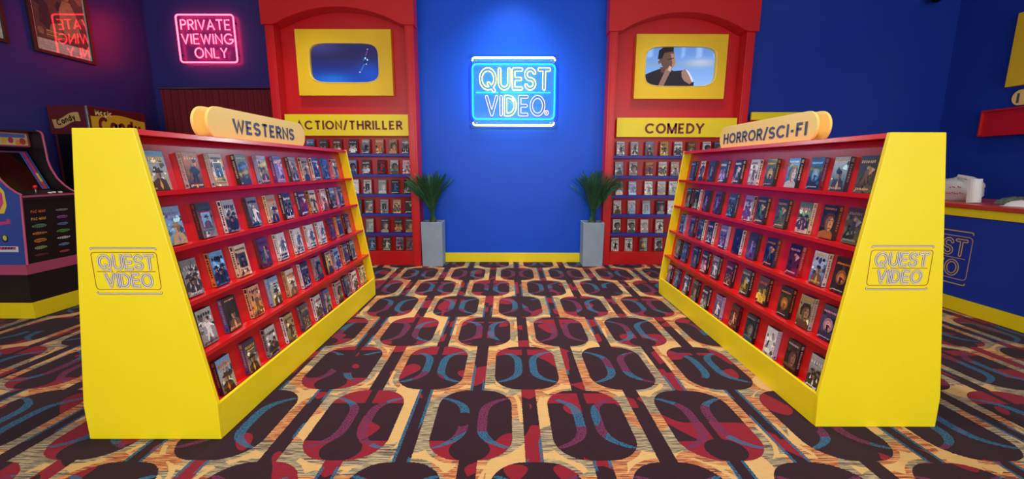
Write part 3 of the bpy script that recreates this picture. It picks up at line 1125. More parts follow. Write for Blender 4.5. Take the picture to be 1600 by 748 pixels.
# ------------------------------------------------------------------ tall red wall units
def wall_unit(key):
    U = {'L': dict(x0=-3.125, x1=-1.250, yf=5.66, zb=3.112, zt=3.318, tv=(-2.80, -1.562, 2.278, 3.096), hole=(-2.632, -1.744, 2.445, 2.928),
                   sign=(-2.986, -1.358, 1.757, 2.031), word='ACTION/THRILLER', txt=(-2.853, -1.436, 1.894, .136),
                   rows=[1.525, 1.254, .988, .718, .452, .196], ysign=5.69),
         'R': dict(x0=1.258, x1=3.120, yf=5.72, zb=3.060, zt=3.286, tv=(1.628, 2.826, 2.256, 3.064), hole=(1.768, 2.690, 2.420, 2.912),
                   sign=(1.402, 3.0, 1.752, 2.003), word='COMEDY', txt=(1.776, 2.571, 1.871, .148),
                   rows=[1.507, 1.237, .972, .707, .443, .180], ysign=5.75)}[key]
    nm = {'L': 'action', 'R': 'comedy'}[key]
    x0, x1, yf = U['x0'], U['x1'], U['yf']
    t = thing('wall_shelf_unit', 'tall red arched wall unit with blue shelves under the %s sign' % {'L': 'action thriller', 'R': 'comedy'}[key], 'shelf unit', ((x0 + x1) / 2, yf + .12, 0), 'arched red wall units')
    cw = .108
    yb = Y_B - .002
    for a, b in ((x0, x0 + cw), (x1 - cw, x1)):
        mb = MB().box((a, yf, 0), (b, yb, U['zb'] + .02))
        obj(mb, 'column', 'redpaint', t, bevel=.004)
        # raised fillet down the column face
        c = (a + b) / 2
        obj(MB().box((c - .034, yf - .008, 0), (c + .034, yf - .0, U['zb'])), 'fillet', 'redpaint', t, bevel=.003)
    # field panel
    yp = yf + .175
    obj(MB().box((x0 + cw, yp, 0), (x1 - cw, yp + .02, CEIL - .1)), 'back_panel', 'redpaint', t)
    # arched valance
    n = 28
    xa, xb = x0 - .022, x1 + .022
    ia, ib = x0 + cw - .01, x1 - cw + .01
    mb = MB()
    y_a, y_b = yf - .035, yf + .16
    xs = [xa] + [ia + (ib - ia) * i / n for i in range(n + 1)] + [xb]
    half = (ib - ia) / 2
    rise = U['zt'] - U['zb'] + .02
    rad = (half * half + rise * rise) / (2 * rise)

    def zl(x):
        if x <= ia + 1e-6 or x >= ib - 1e-6:
            return U['zb'] - .0
        d = x - (ia + ib) / 2
        return U['zb'] - .02 + rise - rad + math.sqrt(max(rad * rad - d * d, 0))
    ztop = CEIL - .06
    low = [zl(x) for x in xs]
    vs_ = [(x, y_a, z) for x, z in zip(xs, low)] + [(x, y_a, ztop) for x in xs] + [(x, y_b, z) for x, z in zip(xs, low)] + [(x, y_b, ztop) for x in xs]
    m_ = len(xs)
    fs = []
    for i in range(m_ - 1):
        fs += [(i, i + 1, m_ + i + 1, m_ + i), (2 * m_ + i + 1, 2 * m_ + i, 3 * m_ + i, 3 * m_ + i + 1), (i + 1, i, 2 * m_ + i, 2 * m_ + i + 1), (m_ + i, m_ + i + 1, 3 * m_ + i + 1, 3 * m_ + i)]
    fs += [(0, m_, 3 * m_, 2 * m_), (m_ - 1, 3 * m_ - 1, 4 * m_ - 1, 2 * m_ - 1)]
    mb.mesh(vs_, fs)
    obj(mb, 'arched_valance', 'redpaint', t)
    # section sign
    s0, s1, sz0, sz1 = U['sign']
    ys = U['ysign']
    so = obj(MB().box((s0, ys, sz0), (s1, ys + .03, sz1)), 'sign_board', 'yellow', t, bevel=.002)
    a, b, zc, h = U['txt']
    tm = sign_text(U['word'], b - a, h)
    tm.xf(face_cam((a + b) / 2, ys - .0006, zc))
    put_letters(tm, 'brownlet', so)
    # blue ledges
    for k, z in enumerate(U['rows']):
        if k < 5:
            obj(MB().box((x0 + cw, ys + .004, z - .036), (x1 - cw, yp, z)), 'shelf', 'cobalt', t, bevel=.002)
    zb_ = U['rows'][5]
    obj(MB().box((x0 + cw, ys + .012, 0), (x1 - cw, yp, zb_)), 'base_board', 'redpaint', t, bevel=.002)

    # screen in a yellow surround, hung on the unit
    a, b, z0, z1 = U['tv']
    tv = thing('wall_screen', {'L': 'dark blue lit screen in yellow surround above the action sign', 'R': 'lit screen showing a man, yellow surround above the comedy sign'}[key], 'screen', ((a + b) / 2, yp - .05, z0), 'yellow framed wall screens')
    y0, y1 = yp - .075, yp
    h0, h1, hz0, hz1 = U['hole']
    cx, cz = (h0 + h1) / 2, (hz0 + hz1) / 2
    hx, hz = (h1 - h0) / 2, (hz1 - hz0) / 2

    def inner(th, k=1.0):
        e = 5.2
        c, s_ = math.cos(th), math.sin(th)
        r = (abs(c / hx) ** e + abs(s_ / hz) ** e) ** (-1 / e) * k
        return cx + r * c, cz + r * s_

    def outer(th):
        c, s_ = math.cos(th), math.sin(th)
        r = 1e9
        if c > 1e-9: r = min(r, (b - cx) / c)
        if c < -1e-9: r = min(r, (a - cx) / c)
        if s_ > 1e-9: r = min(r, (z1 - cz) / s_)
        if s_ < -1e-9: r = min(r, (z0 - cz) / s_)
        return cx + r * c, cz + r * s_
    angs = sorted([2 * PI * i / 72 for i in range(72)] + [math.atan2(q - cz, p - cx) % (2 * PI) for p in (a, b) for q in (z0, z1)])
    m_ = len(angs)
    rings = [[(outer(th), y1) for th in angs], [(outer(th), y0) for th in angs], [(inner(th, 1.04), y0) for th in angs], [(inner(th, 1.0), y0 + .012) for th in angs], [(inner(th, 1.0), y0 + .05) for th in angs]]
    vs_ = [(p[0], y, p[1]) for rg in rings for p, y in rg]
    fs = [(q * m_ + i, q * m_ + (i + 1) % m_, (q + 1) * m_ + (i + 1) % m_, (q + 1) * m_ + i) for q in range(4) for i in range(m_)]
    obj(MB().mesh(vs_, fs), 'surround', 'tvyellow', tv)
    # thin bright bead around the opening
    bead = [(inner(th, 1.02)[0], y0 - .001, inner(th, 1.02)[1]) for th in angs]
    obj(MB().tube(bead, .004, True, 6), 'bead', 'creamedge', tv, smooth=True)
    sc = MB()
    ysn = y0 + .046
    nx, nz = 24, 14

    def bg(u, v):
        if key == 'L':
            c = mixp((22, 60, 170), (36, 32, 78), min(1, v * 1.5))
            g = math.exp(-(((u - .3) / .28) ** 2 + ((v - .08) / .16) ** 2))
            c = mixp(c, (32, 120, 215), .75 * g)
            g = math.exp(-(((u - .12) / .3) ** 2 + ((v - .95) / .2) ** 2))
            c = mixp(c, (64, 72, 140), .6 * g)
            g = math.exp(-(((u - .86) / .2) ** 2 + ((v - .25) / .3) ** 2))
            return mixp(c, (30, 84, 196), .6 * g)
        c = mixp((138, 176, 232), (92, 132, 196), v)
        if .50 < v < .64:
            c = mixp(c, (128, 150, 170), .7)
        g = math.exp(-(((u - .8) / .2) ** 2 + ((v - .62) / .1) ** 2))
        c = mixp(c, (206, 200, 210), .7 * g)
        if v > .75:
            c = mixp(c, (170, 205, 250), .5 * (math.sin(u * 26) > .6))
        return c
    for i in range(nx):
        for j in range(nz):
            q = [(i / nx, j / nz), ((i + 1) / nx, j / nz), ((i + 1) / nx, (j + 1) / nz), (i / nx, (j + 1) / nz)]
            sc.face([(h0 + u * (h1 - h0), ysn, hz0 + v * (hz1 - hz0)) for u, v in q], [bg(u, v) for u, v in q])
    so = obj(sc, 'display', 'screen', tv)
    pic = MB()
    lay = [0]

    def put(poly, col):
        lay[0] += 1
        pic.face([(h0 + u * (h1 - h0), ysn - .0008 - lay[0] * .0002, hz0 + v * (hz1 - hz0)) for u, v in poly], col)
    if key == 'L':
        for u, v, r, c in ((.84, .87, .012, (190, 205, 240)), (.80, .64, .026, (120, 190, 225)), (.83, .60, .018, (205, 225, 240)), (.775, .60, .014, (60, 120, 170)), (.79, .53, .03, (12, 30, 60)), (.81, .49, .014, (205, 225, 245)), (.71, .28, .016, (215, 232, 250))):
            put(ell(u, v, r * .55, r * 1.2, 9), c)
        put([(.80, .70), (.835, .84), (.842, .84), (.815, .70)], (110, 80, 130))
        put([(.72, .32), (.78, .50), (.79, .49), (.735, .31)], (52, 110, 200))
    else:
        dk = (38, 34, 40)
        put([(0, 0), (0, .30), (.10, .38), (.22, .46), (.28, .52), (.42, .40), (.55, .42), (.66, .32), (.72, .12), (.72, 0)], dk)
        put([(.22, .50), (.24, .36), (.36, .34), (.40, .50)], (92, 62, 52))
        put([(.20, .70), (.205, .86), (.24, 1), (.38, 1), (.415, .84), (.425, .70), (.42, .56), (.38, .44), (.31, .42), (.25, .52)], (96, 68, 58))
        put([(.36, .84), (.415, .84), (.432, .70), (.44, .62), (.41, .50), (.385, .46), (.39, .62)], (152, 118, 104))
        put([(.18, .70), (.19, .92), (.25, 1), (.40, 1), (.40, .90), (.27, .86), (.24, .72)], (30, 24, 30))
        put([(.32, .70), (.41, .74), (.41, .72), (.33, .68)], (50, 34, 32))
        put([(.185, .64), (.215, .70), (.225, .62), (.20, .57)], (104, 72, 60))
        put([(.20, 0), (.26, .26), (.30, .44), (.345, .50), (.385, .48), (.37, .38), (.33, .22), (.28, 0)], (140, 104, 92))
        put([(.33, .42), (.35, .54), (.385, .50), (.38, .38)], (186, 156, 150))
        put([(.54, .24), (.53, .38), (.57, .45), (.61, .44), (.67, .28), (.70, .12), (.66, .06), (.58, .14)], (146, 114, 100))
        put([(.60, .44), (.64, .38), (.70, .20), (.715, .12), (.69, .12), (.64, .30), (.585, .45)], (206, 206, 222))
    obj(pic, 'picture', 'screen', so)
    return U, t


UL, _ = wall_unit('L')
UR, _ = wall_unit('R')

BLX = [[-2.714, -2.537, -2.352, -2.138, -1.966, -1.781, -1.601, -1.43], [-2.164, -1.978, -1.769, -1.596, -1.427], [-2.148, -1.973, -1.77, -1.595, -1.423],
       [-2.122, -1.968, -1.756, -1.582, -1.418], [-1.973, -1.76, -1.573, -1.42], [-1.957, -1.746, -1.564, -1.419]]
BRX = [[1.484, 1.674, 1.88, 2.08, 2.27, 2.453, 2.659, 2.816], [1.476, 1.671, 1.894, 2.075, 2.245], [1.487, 1.672, 1.895, 2.077, 2.233],
       [1.475, 1.674, 1.879, 2.079, 2.232], [1.477, 1.683, 1.868, 2.078], [1.465, 1.659, 1.867, 2.082]]
BLC = [["group sky navy char white black", "group slate char grey gold navy", "group brown maroon tan white navy", "group char black white lgrey black", "fig lgrey char black white black", "fig peach brown orange cream tan", "face tan brown peach gold tan", "group grey char black white grey"],
       ["face sky lgrey blue white sky", "group char black lgrey white black", "dark maroon black red red black", "face lgrey green dbrown white white", "bare pink lgrey crim white lgrey"],
       ["blank white lgrey lgrey slate white", "inset white lgrey char white white", "face black char lgrey lgrey black", "fig black navy blue lgrey black", "dark black char white lgrey black"],
       ["dark black char slate olive black", "dark black char gold white black", "inset lgrey grey char lgrey lgrey", "group tan peach dbrown cream peach", "dark navy black char white black"],
       ["dark olive black grey gold black", "face black char cream white black", "group char black orange sky black", "face slate black tan white navy"],
       ["fig slate navy sky sky black", "fig char green cream white black", "bare violet brown navy peach slate", "dark maroon slate black red red"]]
BRC = [["fig white lgrey char black white", "bare lgrey grey char white lgrey", "man sky brown navy orange sky", "fig gold tan char orange gold", "group white lgrey char black white", "man brown dbrown tan gold dbrown", "face white lgrey dbrown black white", "face slate navy lgrey sky navy"],
       ["bare lgrey sky char navy grey", "face lgrey pink grey crim white", "fig orange maroon navy cream tan", "group white cream char gold white", "bare cream pink grey navy white"],
       ["bare char lgrey white peach black", "fig violet sky navy white blue", "fig white cream black black white", "group lgrey olive dbrown red lgrey", "fig white grey char crim white"],
       ["bare white lgrey brown char white", "man lgrey slate blue maroon lgrey", "inset navy sky black lgrey navy", "face black char lgrey white black", "blank white lgrey grey grey white"],
       ["face white lgrey slate sky white", "face lgrey white slate maroon lgrey", "face tan pink brown pink cream", "fig white cream black olive white"],
       ["fig white lgrey black red white", "fig white lgrey black black white", "orb black dbrown gold gold black", "face lgrey white char char white"]]


def unit_boxes(U, X, codes, nm, seed, yb):
    rng = random.Random(seed)
    for r in range(6):
        n = len(X[r])
        for i, x in enumerate(X[r]):
            k = n - 1 - i if nm == 'action' else i
            c = codes[r][i].split()
            lab = '%s video box, %s from the planter on the %s shelf under %s sign' % (WORD.get(c[1], c[1]), ORD[k], ROWS6[r], nm)
            m = Matrix.Translation((x, yb, U['rows'][r] + .0006)) @ Matrix.Rotation(rng.uniform(-.07, .07), 4, 'Z') @ Matrix.Rotation(-.12, 4, 'X')
            make_box(codes[r][i], m, rng, lab, 'video boxes under the %s sign' % nm, 1 if nm == 'action' else -1)


unit_boxes(UL, BLX, BLC, 'action', 21, UL['yf'] + .118)
unit_boxes(UR, BRX, BRC, 'comedy', 33, UR['yf'] + .118)


# ------------------------------------------------------------------ neon signs
def neon_logo():
    cx, cz, y = .024, 2.346, Y_B
    t = thing('neon_sign', 'yellow and cyan neon logo sign on the blue back wall', 'neon sign', (cx, y, 1.9))
    sx = 1.10
    sz = .871 / .721
    mp = lambda p, d: (cx + p[0] * sx, y - d, cz - .008 + p[1] * sz)
    obj(MB().box((cx - .552, y - .030, cz - .44), (cx + .552, y - .024, cz + .44)), 'acrylic_backing', 'acrylic', t)
    for ux, uz in ((-.5, -.40), (.5, -.40), (-.5, .40), (.5, .40)):
        n = 10
        vs_ = [(cx + ux + .010 * math.cos(2 * PI * k / n), yy, cz + uz + .010 * math.sin(2 * PI * k / n)) for yy in (y - .036, y) for k in range(n)]
        obj(MB().mesh(vs_, [tuple(range(n))] + [(k, (k + 1) % n, n + (k + 1) % n, n + k) for k in range(n)]), 'standoff', 'steel', t)
    obj(MB().tube([mp(p, .050) for p in LOGO_FRAME], .0085, True, 8), 'frame_tube', 'neon_c', t, smooth=True)
    for L in (LOGO_TOP, LOGO_BOT):
        obj(MB().tube([mp(p, .050) for p in L], .009, False, 8), 'bar_tube', 'neon_cream', t, smooth=True)
    obj(MB().tube([mp((-.46, .0), .05), mp((-.19, .0), .05)], .006, False, 8), 'divider_tube', 'neon_c', t, smooth=True)
    obj(MB().tube([mp((-.16, .0), .05), mp((.45, .0), .05)], .006, False, 8), 'divider_tube', 'neon_c', t, smooth=True)
    for wd, ch, loops in LOGO:
        mb = MB()
        for lp in loops:
            mb.tube([mp(p, .050) for p in lp], .0046, True, 6)
        mat = 'neon_y' if (wd == 'QUEST' or ch == 'D') else 'neon_w'
        obj(mb, 'letter_tube', mat, t, smooth=True)
    # small registered mark
    mb = MB().tube([mp(p, .05) for p in arc(.405, -.215, .024, .026, 0, 345, 14)], .004, True, 6)
    mb.tube([mp(p, .05) for p in [(.398, -.229), (.398, -.202), (.407, -.202), (.412, -.209), (.407, -.216), (.398, -.216)]], .0025, False, 5)
    mb.tube([mp(p, .05) for p in [(.405, -.216), (.413, -.229)]], .0025, False, 5)
    obj(mb, 'registered_mark', 'neon_w', t, smooth=True)
    added_sign_fill(t, cx, y - .62, cz, 24, (.5, 1.0, .92))  # added point light floating before the sign, widens the teal glow on the wall


def added_sign_fill(t, x, y, z, watts, col):
    d = bpy.data.lights.new('added_sign_fill', 'POINT')
    d.energy = watts
    d.color = col
    d.shadow_soft_size = .015
    o = bpy.data.objects.new('added_sign_fill', d)
    o.location = Vector((x, y, z)) - W[t.name]
    o.parent = t
    C.objects.link(o)


def neon_private():
    x0, x1, z0, z1, y = -4.634, -3.842, 2.79, 3.41, Y_BL
    t = thing('neon_sign', 'pink neon sign reading private viewing only on the left wall', 'neon sign', ((x0 + x1) / 2, y, z0))
    d = y - .05
    fr = rrect(x0, z0, x1, z1, .04, 5)
    obj(MB().tube([(p[0], d, p[1]) for p in fr], .010, True, 8), 'frame_tube', 'neon_p', t, smooth=True)
    for word, a, b, zb in (('PRIVATE', .075, .925, .69), ('VIEWING', .065, .955, .395), ('ONLY', .27, .83, .10)):
        lay, wd = layout(word, .26)
        W_ = x1 - x0
        sx = (b - a) * W_ / wd
        h = .125
        for ch, lx, st in lay:
            mb = MB()
            for s_ in st:
                mb.tube([(x0 + a * W_ + (lx + p[0]) * sx, d, z0 + zb * (z1 - z0) + p[1] * h) for p in s_], .0085, False, 6)
            obj(mb, 'letter_tube', 'neon_p', t, smooth=True)
    for px, pz in ((x0, z0 + .1), (x1, z0 + .1), (x0, z1 - .1), (x1, z1 - .1)):
        n = 8
        vs_ = [(px + .008 * math.cos(2 * PI * k / n), yy, pz + .008 * math.sin(2 * PI * k / n)) for yy in (d + .008, y) for k in range(n)]
        obj(MB().mesh(vs_, [tuple(range(n))] + [(k, (k + 1) % n, n + (k + 1) % n, n + k) for k in range(n)]), 'standoff', 'black', t)


neon_logo()
neon_private()


# ------------------------------------------------------------------ planters and palms
def planter(x0, x1, which, seed):
    y0, y1 = 5.625, 5.895
    h = .612
    cx, cy = (x0 + x1) / 2, (y0 + y1) / 2
    side = {'L': 'left', 'R': 'right'}[which]
    near = {'L': 'action', 'R': 'comedy'}[which]
    t = thing('planter', 'tall square grey planter beside the %s wall unit' % near, 'planter', (cx, cy, 0), 'grey planters on the back wall')
    mb = MB()
    k = .006
    ro = [(x0 + k, y0 + k), (x1 - k, y0 + k), (x1 - k, y1), (x0 + k, y1)]
    rt = [(x0, y0), (x1, y0), (x1, y1), (x0, y1)]
    w_ = .018
    ri = [(x0 + w_, y0 + w_), (x1 - w_, y0 + w_), (x1 - w_, y1 - w_), (x0 + w_, y1 - w_)]
    vs_ = [(*p, 0) for p in ro] + [(*p, h) for p in rt] + [(*p, h) for p in ri] + [(*p, h - .06) for p in ri]
    fs = [(3, 2, 1, 0)] + [(q * 4 + i, q * 4 + (i + 1) % 4, q * 4 + 4 + (i + 1) % 4, q * 4 + 4 + i) for q in range(3) for i in range(4)]
    obj(mb.mesh(vs_, fs), 'pot', 'grey', t, bevel=.004)
    obj(MB().box((x0 + w_, y0 + w_, h - .09), (x1 - w_, y1 - w_, h - .035)), 'soil', 'soil', t)

    rng = random.Random(seed)
    p = thing('potted_palm', 'dark green feathery palm in the %s planter, beside the %s shelves' % (side, near), 'plant', (cx, cy, h - .035), 'palms in the grey planters')
    obj(MB().lathe([(.045, h - .05), (.05, h - .0), (.04, h + .05), (.025, h + .07)], cx, cy, 10), 'trunk', 'stemg', p, smooth=True)
    nf = 46

    def keep(v):
        e = (-1.12 - v.x) / .11 if which == 'L' else (v.x - 1.13) / .11
        e = max(0, min(1, e))
        v.y = min(v.y, (Y_B - .012) + (5.605 - Y_B + .012) * e)
        return v
    for i in range(nf):
        a = i * 2.399 + rng.uniform(-.2, .2)
        spread = .06 + .25 * math.sqrt((i + .5) / nf) * rng.uniform(.8, 1.12)
        up = rng.uniform(.60, .70) - .12 * (spread / .29) ** 2
        # the wall behind keeps the fronds forward
        dx, dy = math.cos(a) * spread, math.sin(a) * spread
        if which == 'L' and i % 11 == 0 or which == 'R' and i % 9 == 0:
            sg = -1 if which == 'L' else 1
            dx, dy, up = sg * rng.uniform(.26, .34), -abs(dy) * .7 - .03, rng.uniform(.46, .54)
        if dy > .07:
            dy = .07
        pts = []
        nseg = 14
        for k in range(nseg + 1):
            q = k / nseg
            rr = .10 * q + .90 * q ** 2.3
            zz = up * (q * 1.06 - .06 * q ** 3)
            pts.append(keep(Vector((cx + dx * rr + .016 * math.cos(a), cy - .03 + dy * rr + .016 * math.sin(a), h + .02 + zz))))
        mb = MB()
        mb.tube(pts, .0045, False, 4, r2=.0015)
        for k in range(4, nseg):
            for sub in range(3):
                q = (k + sub / 3) / nseg
                b = pts[k].lerp(pts[k + 1], sub / 3)
                tg = (pts[k + 1] - pts[k]).normalized()
                side_v = tg.cross(Vector((math.cos(a), math.sin(a), .25))).normalized()
                L = .098 * math.sin(min(1, (q - .22) / .5 + .25) * PI / 2) * (1.25 - .65 * q)
                for sg in (-1, 1):
                    d = (side_v * sg * .52 + tg * .80 + Vector((rng.uniform(-.1, .1), rng.uniform(-.1, .1), .10))).normalized()
                    e = b + d * L
                    keep(e)
                    wv = tg * .0085
                    mid = b + d * L * .45
                    keep(mid)
                    n0 = len(mb.v)
                    mb.v += [tuple(b - wv * .4), tuple(mid - wv), tuple(e), tuple(mid + wv)]
                    mb.f.append((n0, n0 + 1, n0 + 2, n0 + 3))
                    mb.c.append(None)
        obj(mb, 'frond', 'leaf', p)


planter(-1.234, -.944, 'L', 3)
planter(.976, 1.262, 'R', 8)


# ------------------------------------------------------------------ left side: curtain, poster, candy machine, arcade game
def curtain():
    x0, x1, z1, y = -4.97, -3.15, 2.44, Y_BL - .06
    t = thing('curtain', 'dark maroon curtain hanging under the pink neon sign', 'curtain', ((x0 + x1) / 2, y, 0))
    n = 150
    vs_ = []
    for zi, z in enumerate((.02, .9, 1.8, z1 - .02)):
        for i in range(n + 1):
            x = x0 + (x1 - x0) * i / n
            amp = .020 + .010 * (3 - zi) / 3
            vs_.append((x, y + amp * math.sin(i * .78 + .5 * math.sin(i * .13)) + .008 * math.sin(i * .31 + zi), z))
    fs = [(r * (n + 1) + i, r * (n + 1) + i + 1, (r + 1) * (n + 1) + i + 1, (r + 1) * (n + 1) + i) for r in range(3) for i in range(n)]
    obj(MB().mesh(vs_, fs), 'cloth', 'curtain', t, smooth=True)
    obj(MB().tube([(x0 - .03, y, z1), (x1, y, z1)], .014, False, 10), 'rod', 'black', t, smooth=True)


def poster(y0, y1, z0, z1, label, art):
    x = X_L
    t = thing('framed_poster', label, 'poster', (x, (y0 + y1) / 2, z0), 'framed posters on the left wall')
    fw = .035
    for a, b in (((y0, z0), (y1, z0 + fw)), ((y0, z1 - fw), (y1, z1)), ((y0, z0 + fw), (y0 + fw, z1 - fw)), ((y1 - fw, z0 + fw), (y1, z1 - fw))):
        obj(MB().box((x, a[0], a[1]), (x + .03, b[0], b[1])), 'frame_rail', 'frame', t, bevel=.003)
    px = x + .012
    w_, h_ = y1 - y0 - 2 * fw, z1 - z0 - 2 * fw
    mb = MB()
    lay = [0]

    def put(poly, col):
        lay[0] += 1
        mb.face([(px + .00005 * lay[0], y0 + fw + u * w_, z0 + fw + v * h_) for u, v in poly], col)
    put([(0, 0), (1, 0), (1, 1), (0, 1)], (206, 200, 186))
    if art:
        rng = random.Random(4)
        b0 = .125
        put([(.035, b0), (.965, b0), (.965, .98), (.035, .98)], (96, 70, 54))
        for k in range(46):
            u, v, r = rng.uniform(.08, .92), rng.uniform(b0 + .05, .95), rng.uniform(.03, .10)
            put([(min(.965, max(.035, u + r * math.cos(q) * rng.uniform(.5, 1.3))), min(.98, max(b0, v + .7 * r * math.sin(q) * rng.uniform(.5, 1.3)))) for q in (0, 1, 2, 3.1, 4.2, 5.3)],
                rng.choice([(70, 48, 40), (122, 92, 66), (148, 116, 84), (54, 38, 34), (166, 136, 100), (110, 60, 50), (84, 72, 70)]))
        # rider with a hat, group below, stacked planks
        put([(.46, .28), (.50, .50), (.58, .60), (.72, .60), (.80, .48), (.84, .26), (.66, .20)], (170, 138, 98))
        put(ell(.66, .655, .055, .045), (176, 128, 96))
        put(ell(.66, .695, .14, .018), (70, 48, 36))
        put([(.58, .70), (.60, .745), (.66, .735), (.73, .75), (.75, .70)], (86, 60, 44))
        put([(.12, .30), (.16, .50), (.22, .56), (.30, .50), (.34, .30), (.24, .24)], (58, 44, 42))
        put(ell(.22, .585, .04, .035), (166, 122, 92))
        put([(.26, .22), (.30, .30), (.46, .34), (.50, .22), (.40, .16)], (150, 124, 92))
        for k in range(4):
            put([(.20, .150 + .022 * k), (.52, .152 + .022 * k), (.52, .166 + .022 * k), (.20, .164 + .022 * k)], (196, 160, 96) if k % 2 else (150, 116, 70))
        for k in range(3):
            put([(.06, .028 + .026 * k), (.94 - .2 * k, .028 + .026 * k), (.94 - .2 * k, .036 + .026 * k), (.06, .036 + .026 * k)], (176, 168, 154))
    else:
        put([(.04, .04), (.96, .04), (.96, .97), (.04, .97)], (40, 34, 44))
        put(ell(.5, .6, .3, .2), (90, 60, 60))
    obj(mb, 'print', 'poster', t)


def candy():
    xf, xb, y0, y1, zt = -4.65, -5.085, 4.75, 5.49, 2.006
    t = thing('candy_machine', 'maroon and yellow candy vending machine against the left wall', 'vending machine', ((xf + xb) / 2, (y0 + y1) / 2, 0))
    zh = 1.70
    hd = obj(MB().box((xb, y0, zh), (xf, y1, zt)), 'header_box', 'maroon', t, bevel=.004)
    # wavy yellow field on the face
    n = 24
    top = [(y0 + .03 + (y1 - y0 - .05) * i / n, zt - .085 - .012 * math.sin(i / n * 2 * PI * 1.0 + .3) - .02 * math.sin(i / n * PI * 2 + 2.2)) for i in range(n + 1)]
    mb = MB()
    for i in range(n):
        mb.face([(xf + .0012, top[i][0], zh + .005), (xf + .0012, top[i + 1][0], zh + .005), (xf + .0012, *top[i + 1]), (xf + .0012, *top[i])], (216, 178, 44))
    obj(mb, 'yellow_field', 'decal', hd)
    cm = (110, 36, 30)
    tm = sign_text('Magic', .20, .075, .28, .40, .001, (246, 226, 150))
    put_letters(tm.xf(face_px(xf + .0022, y0 + .185, zt - .065)), 'decal', hd)
    tm = sign_text('Candy', .54, .225, .29, .40, .001, cm)
    put_letters(tm.xf(face_px(xf + .0022, y0 + .38, zt - .215)), 'decal', hd)
    # label on the near side
    cx, cz, wv, hv = -4.895, 1.850, .30, .095
    mb = MB()
    m_ = 12
    up, dn = [], []
    for i in range(m_ + 1):
        u = i / m_ - .5
        zc = cz + u * .075 + .016 * math.sin(u * 2 * PI)
        up.append((cx + u * wv, y0 - .0012, zc + hv / 2))
        dn.append((cx + u * wv + .012, y0 - .0012, zc - hv / 2))
    for i in range(m_):
        mb.face([dn[i], dn[i + 1], up[i + 1], up[i]], (198, 160, 96))
    obj(mb, 'ribbon_label', 'decal', hd)
    tm = sign_text('Candy', .22, .085, .26, .38, .0008, (58, 26, 22))
    put_letters(tm.xf(face_cam(cx + .004, y0 - .0016, cz - .002) @ Matrix.Rotation(.33, 4, 'Z')), 'decal', hd)
    obj(MB().box((xf - .016, y0 - .006, .1), (xf + .006, y0 + .012, zt - .002)), 'corner_trim', 'steel', t, bevel=.002)
    # body with a dark glass cabinet
    obj(MB().box((xb + .02, y0 + .02, 0), (xf - .02, y1 - .02, .75)), 'base_cabinet', 'maroon', t, bevel=.004)
    obj(MB().box((xb + .03, y0 + .02, .75), (xf - .02, y1 - .02, zh)), 'glass_cabinet', 'blackgloss', t)
    for px in (xb + .025, xf - .03):
        for py in (y0 + .015, y1 - .025):
            obj(MB().box((px, py, .75), (px + .02, py + .02, zh)), 'corner_post', 'maroon', t)


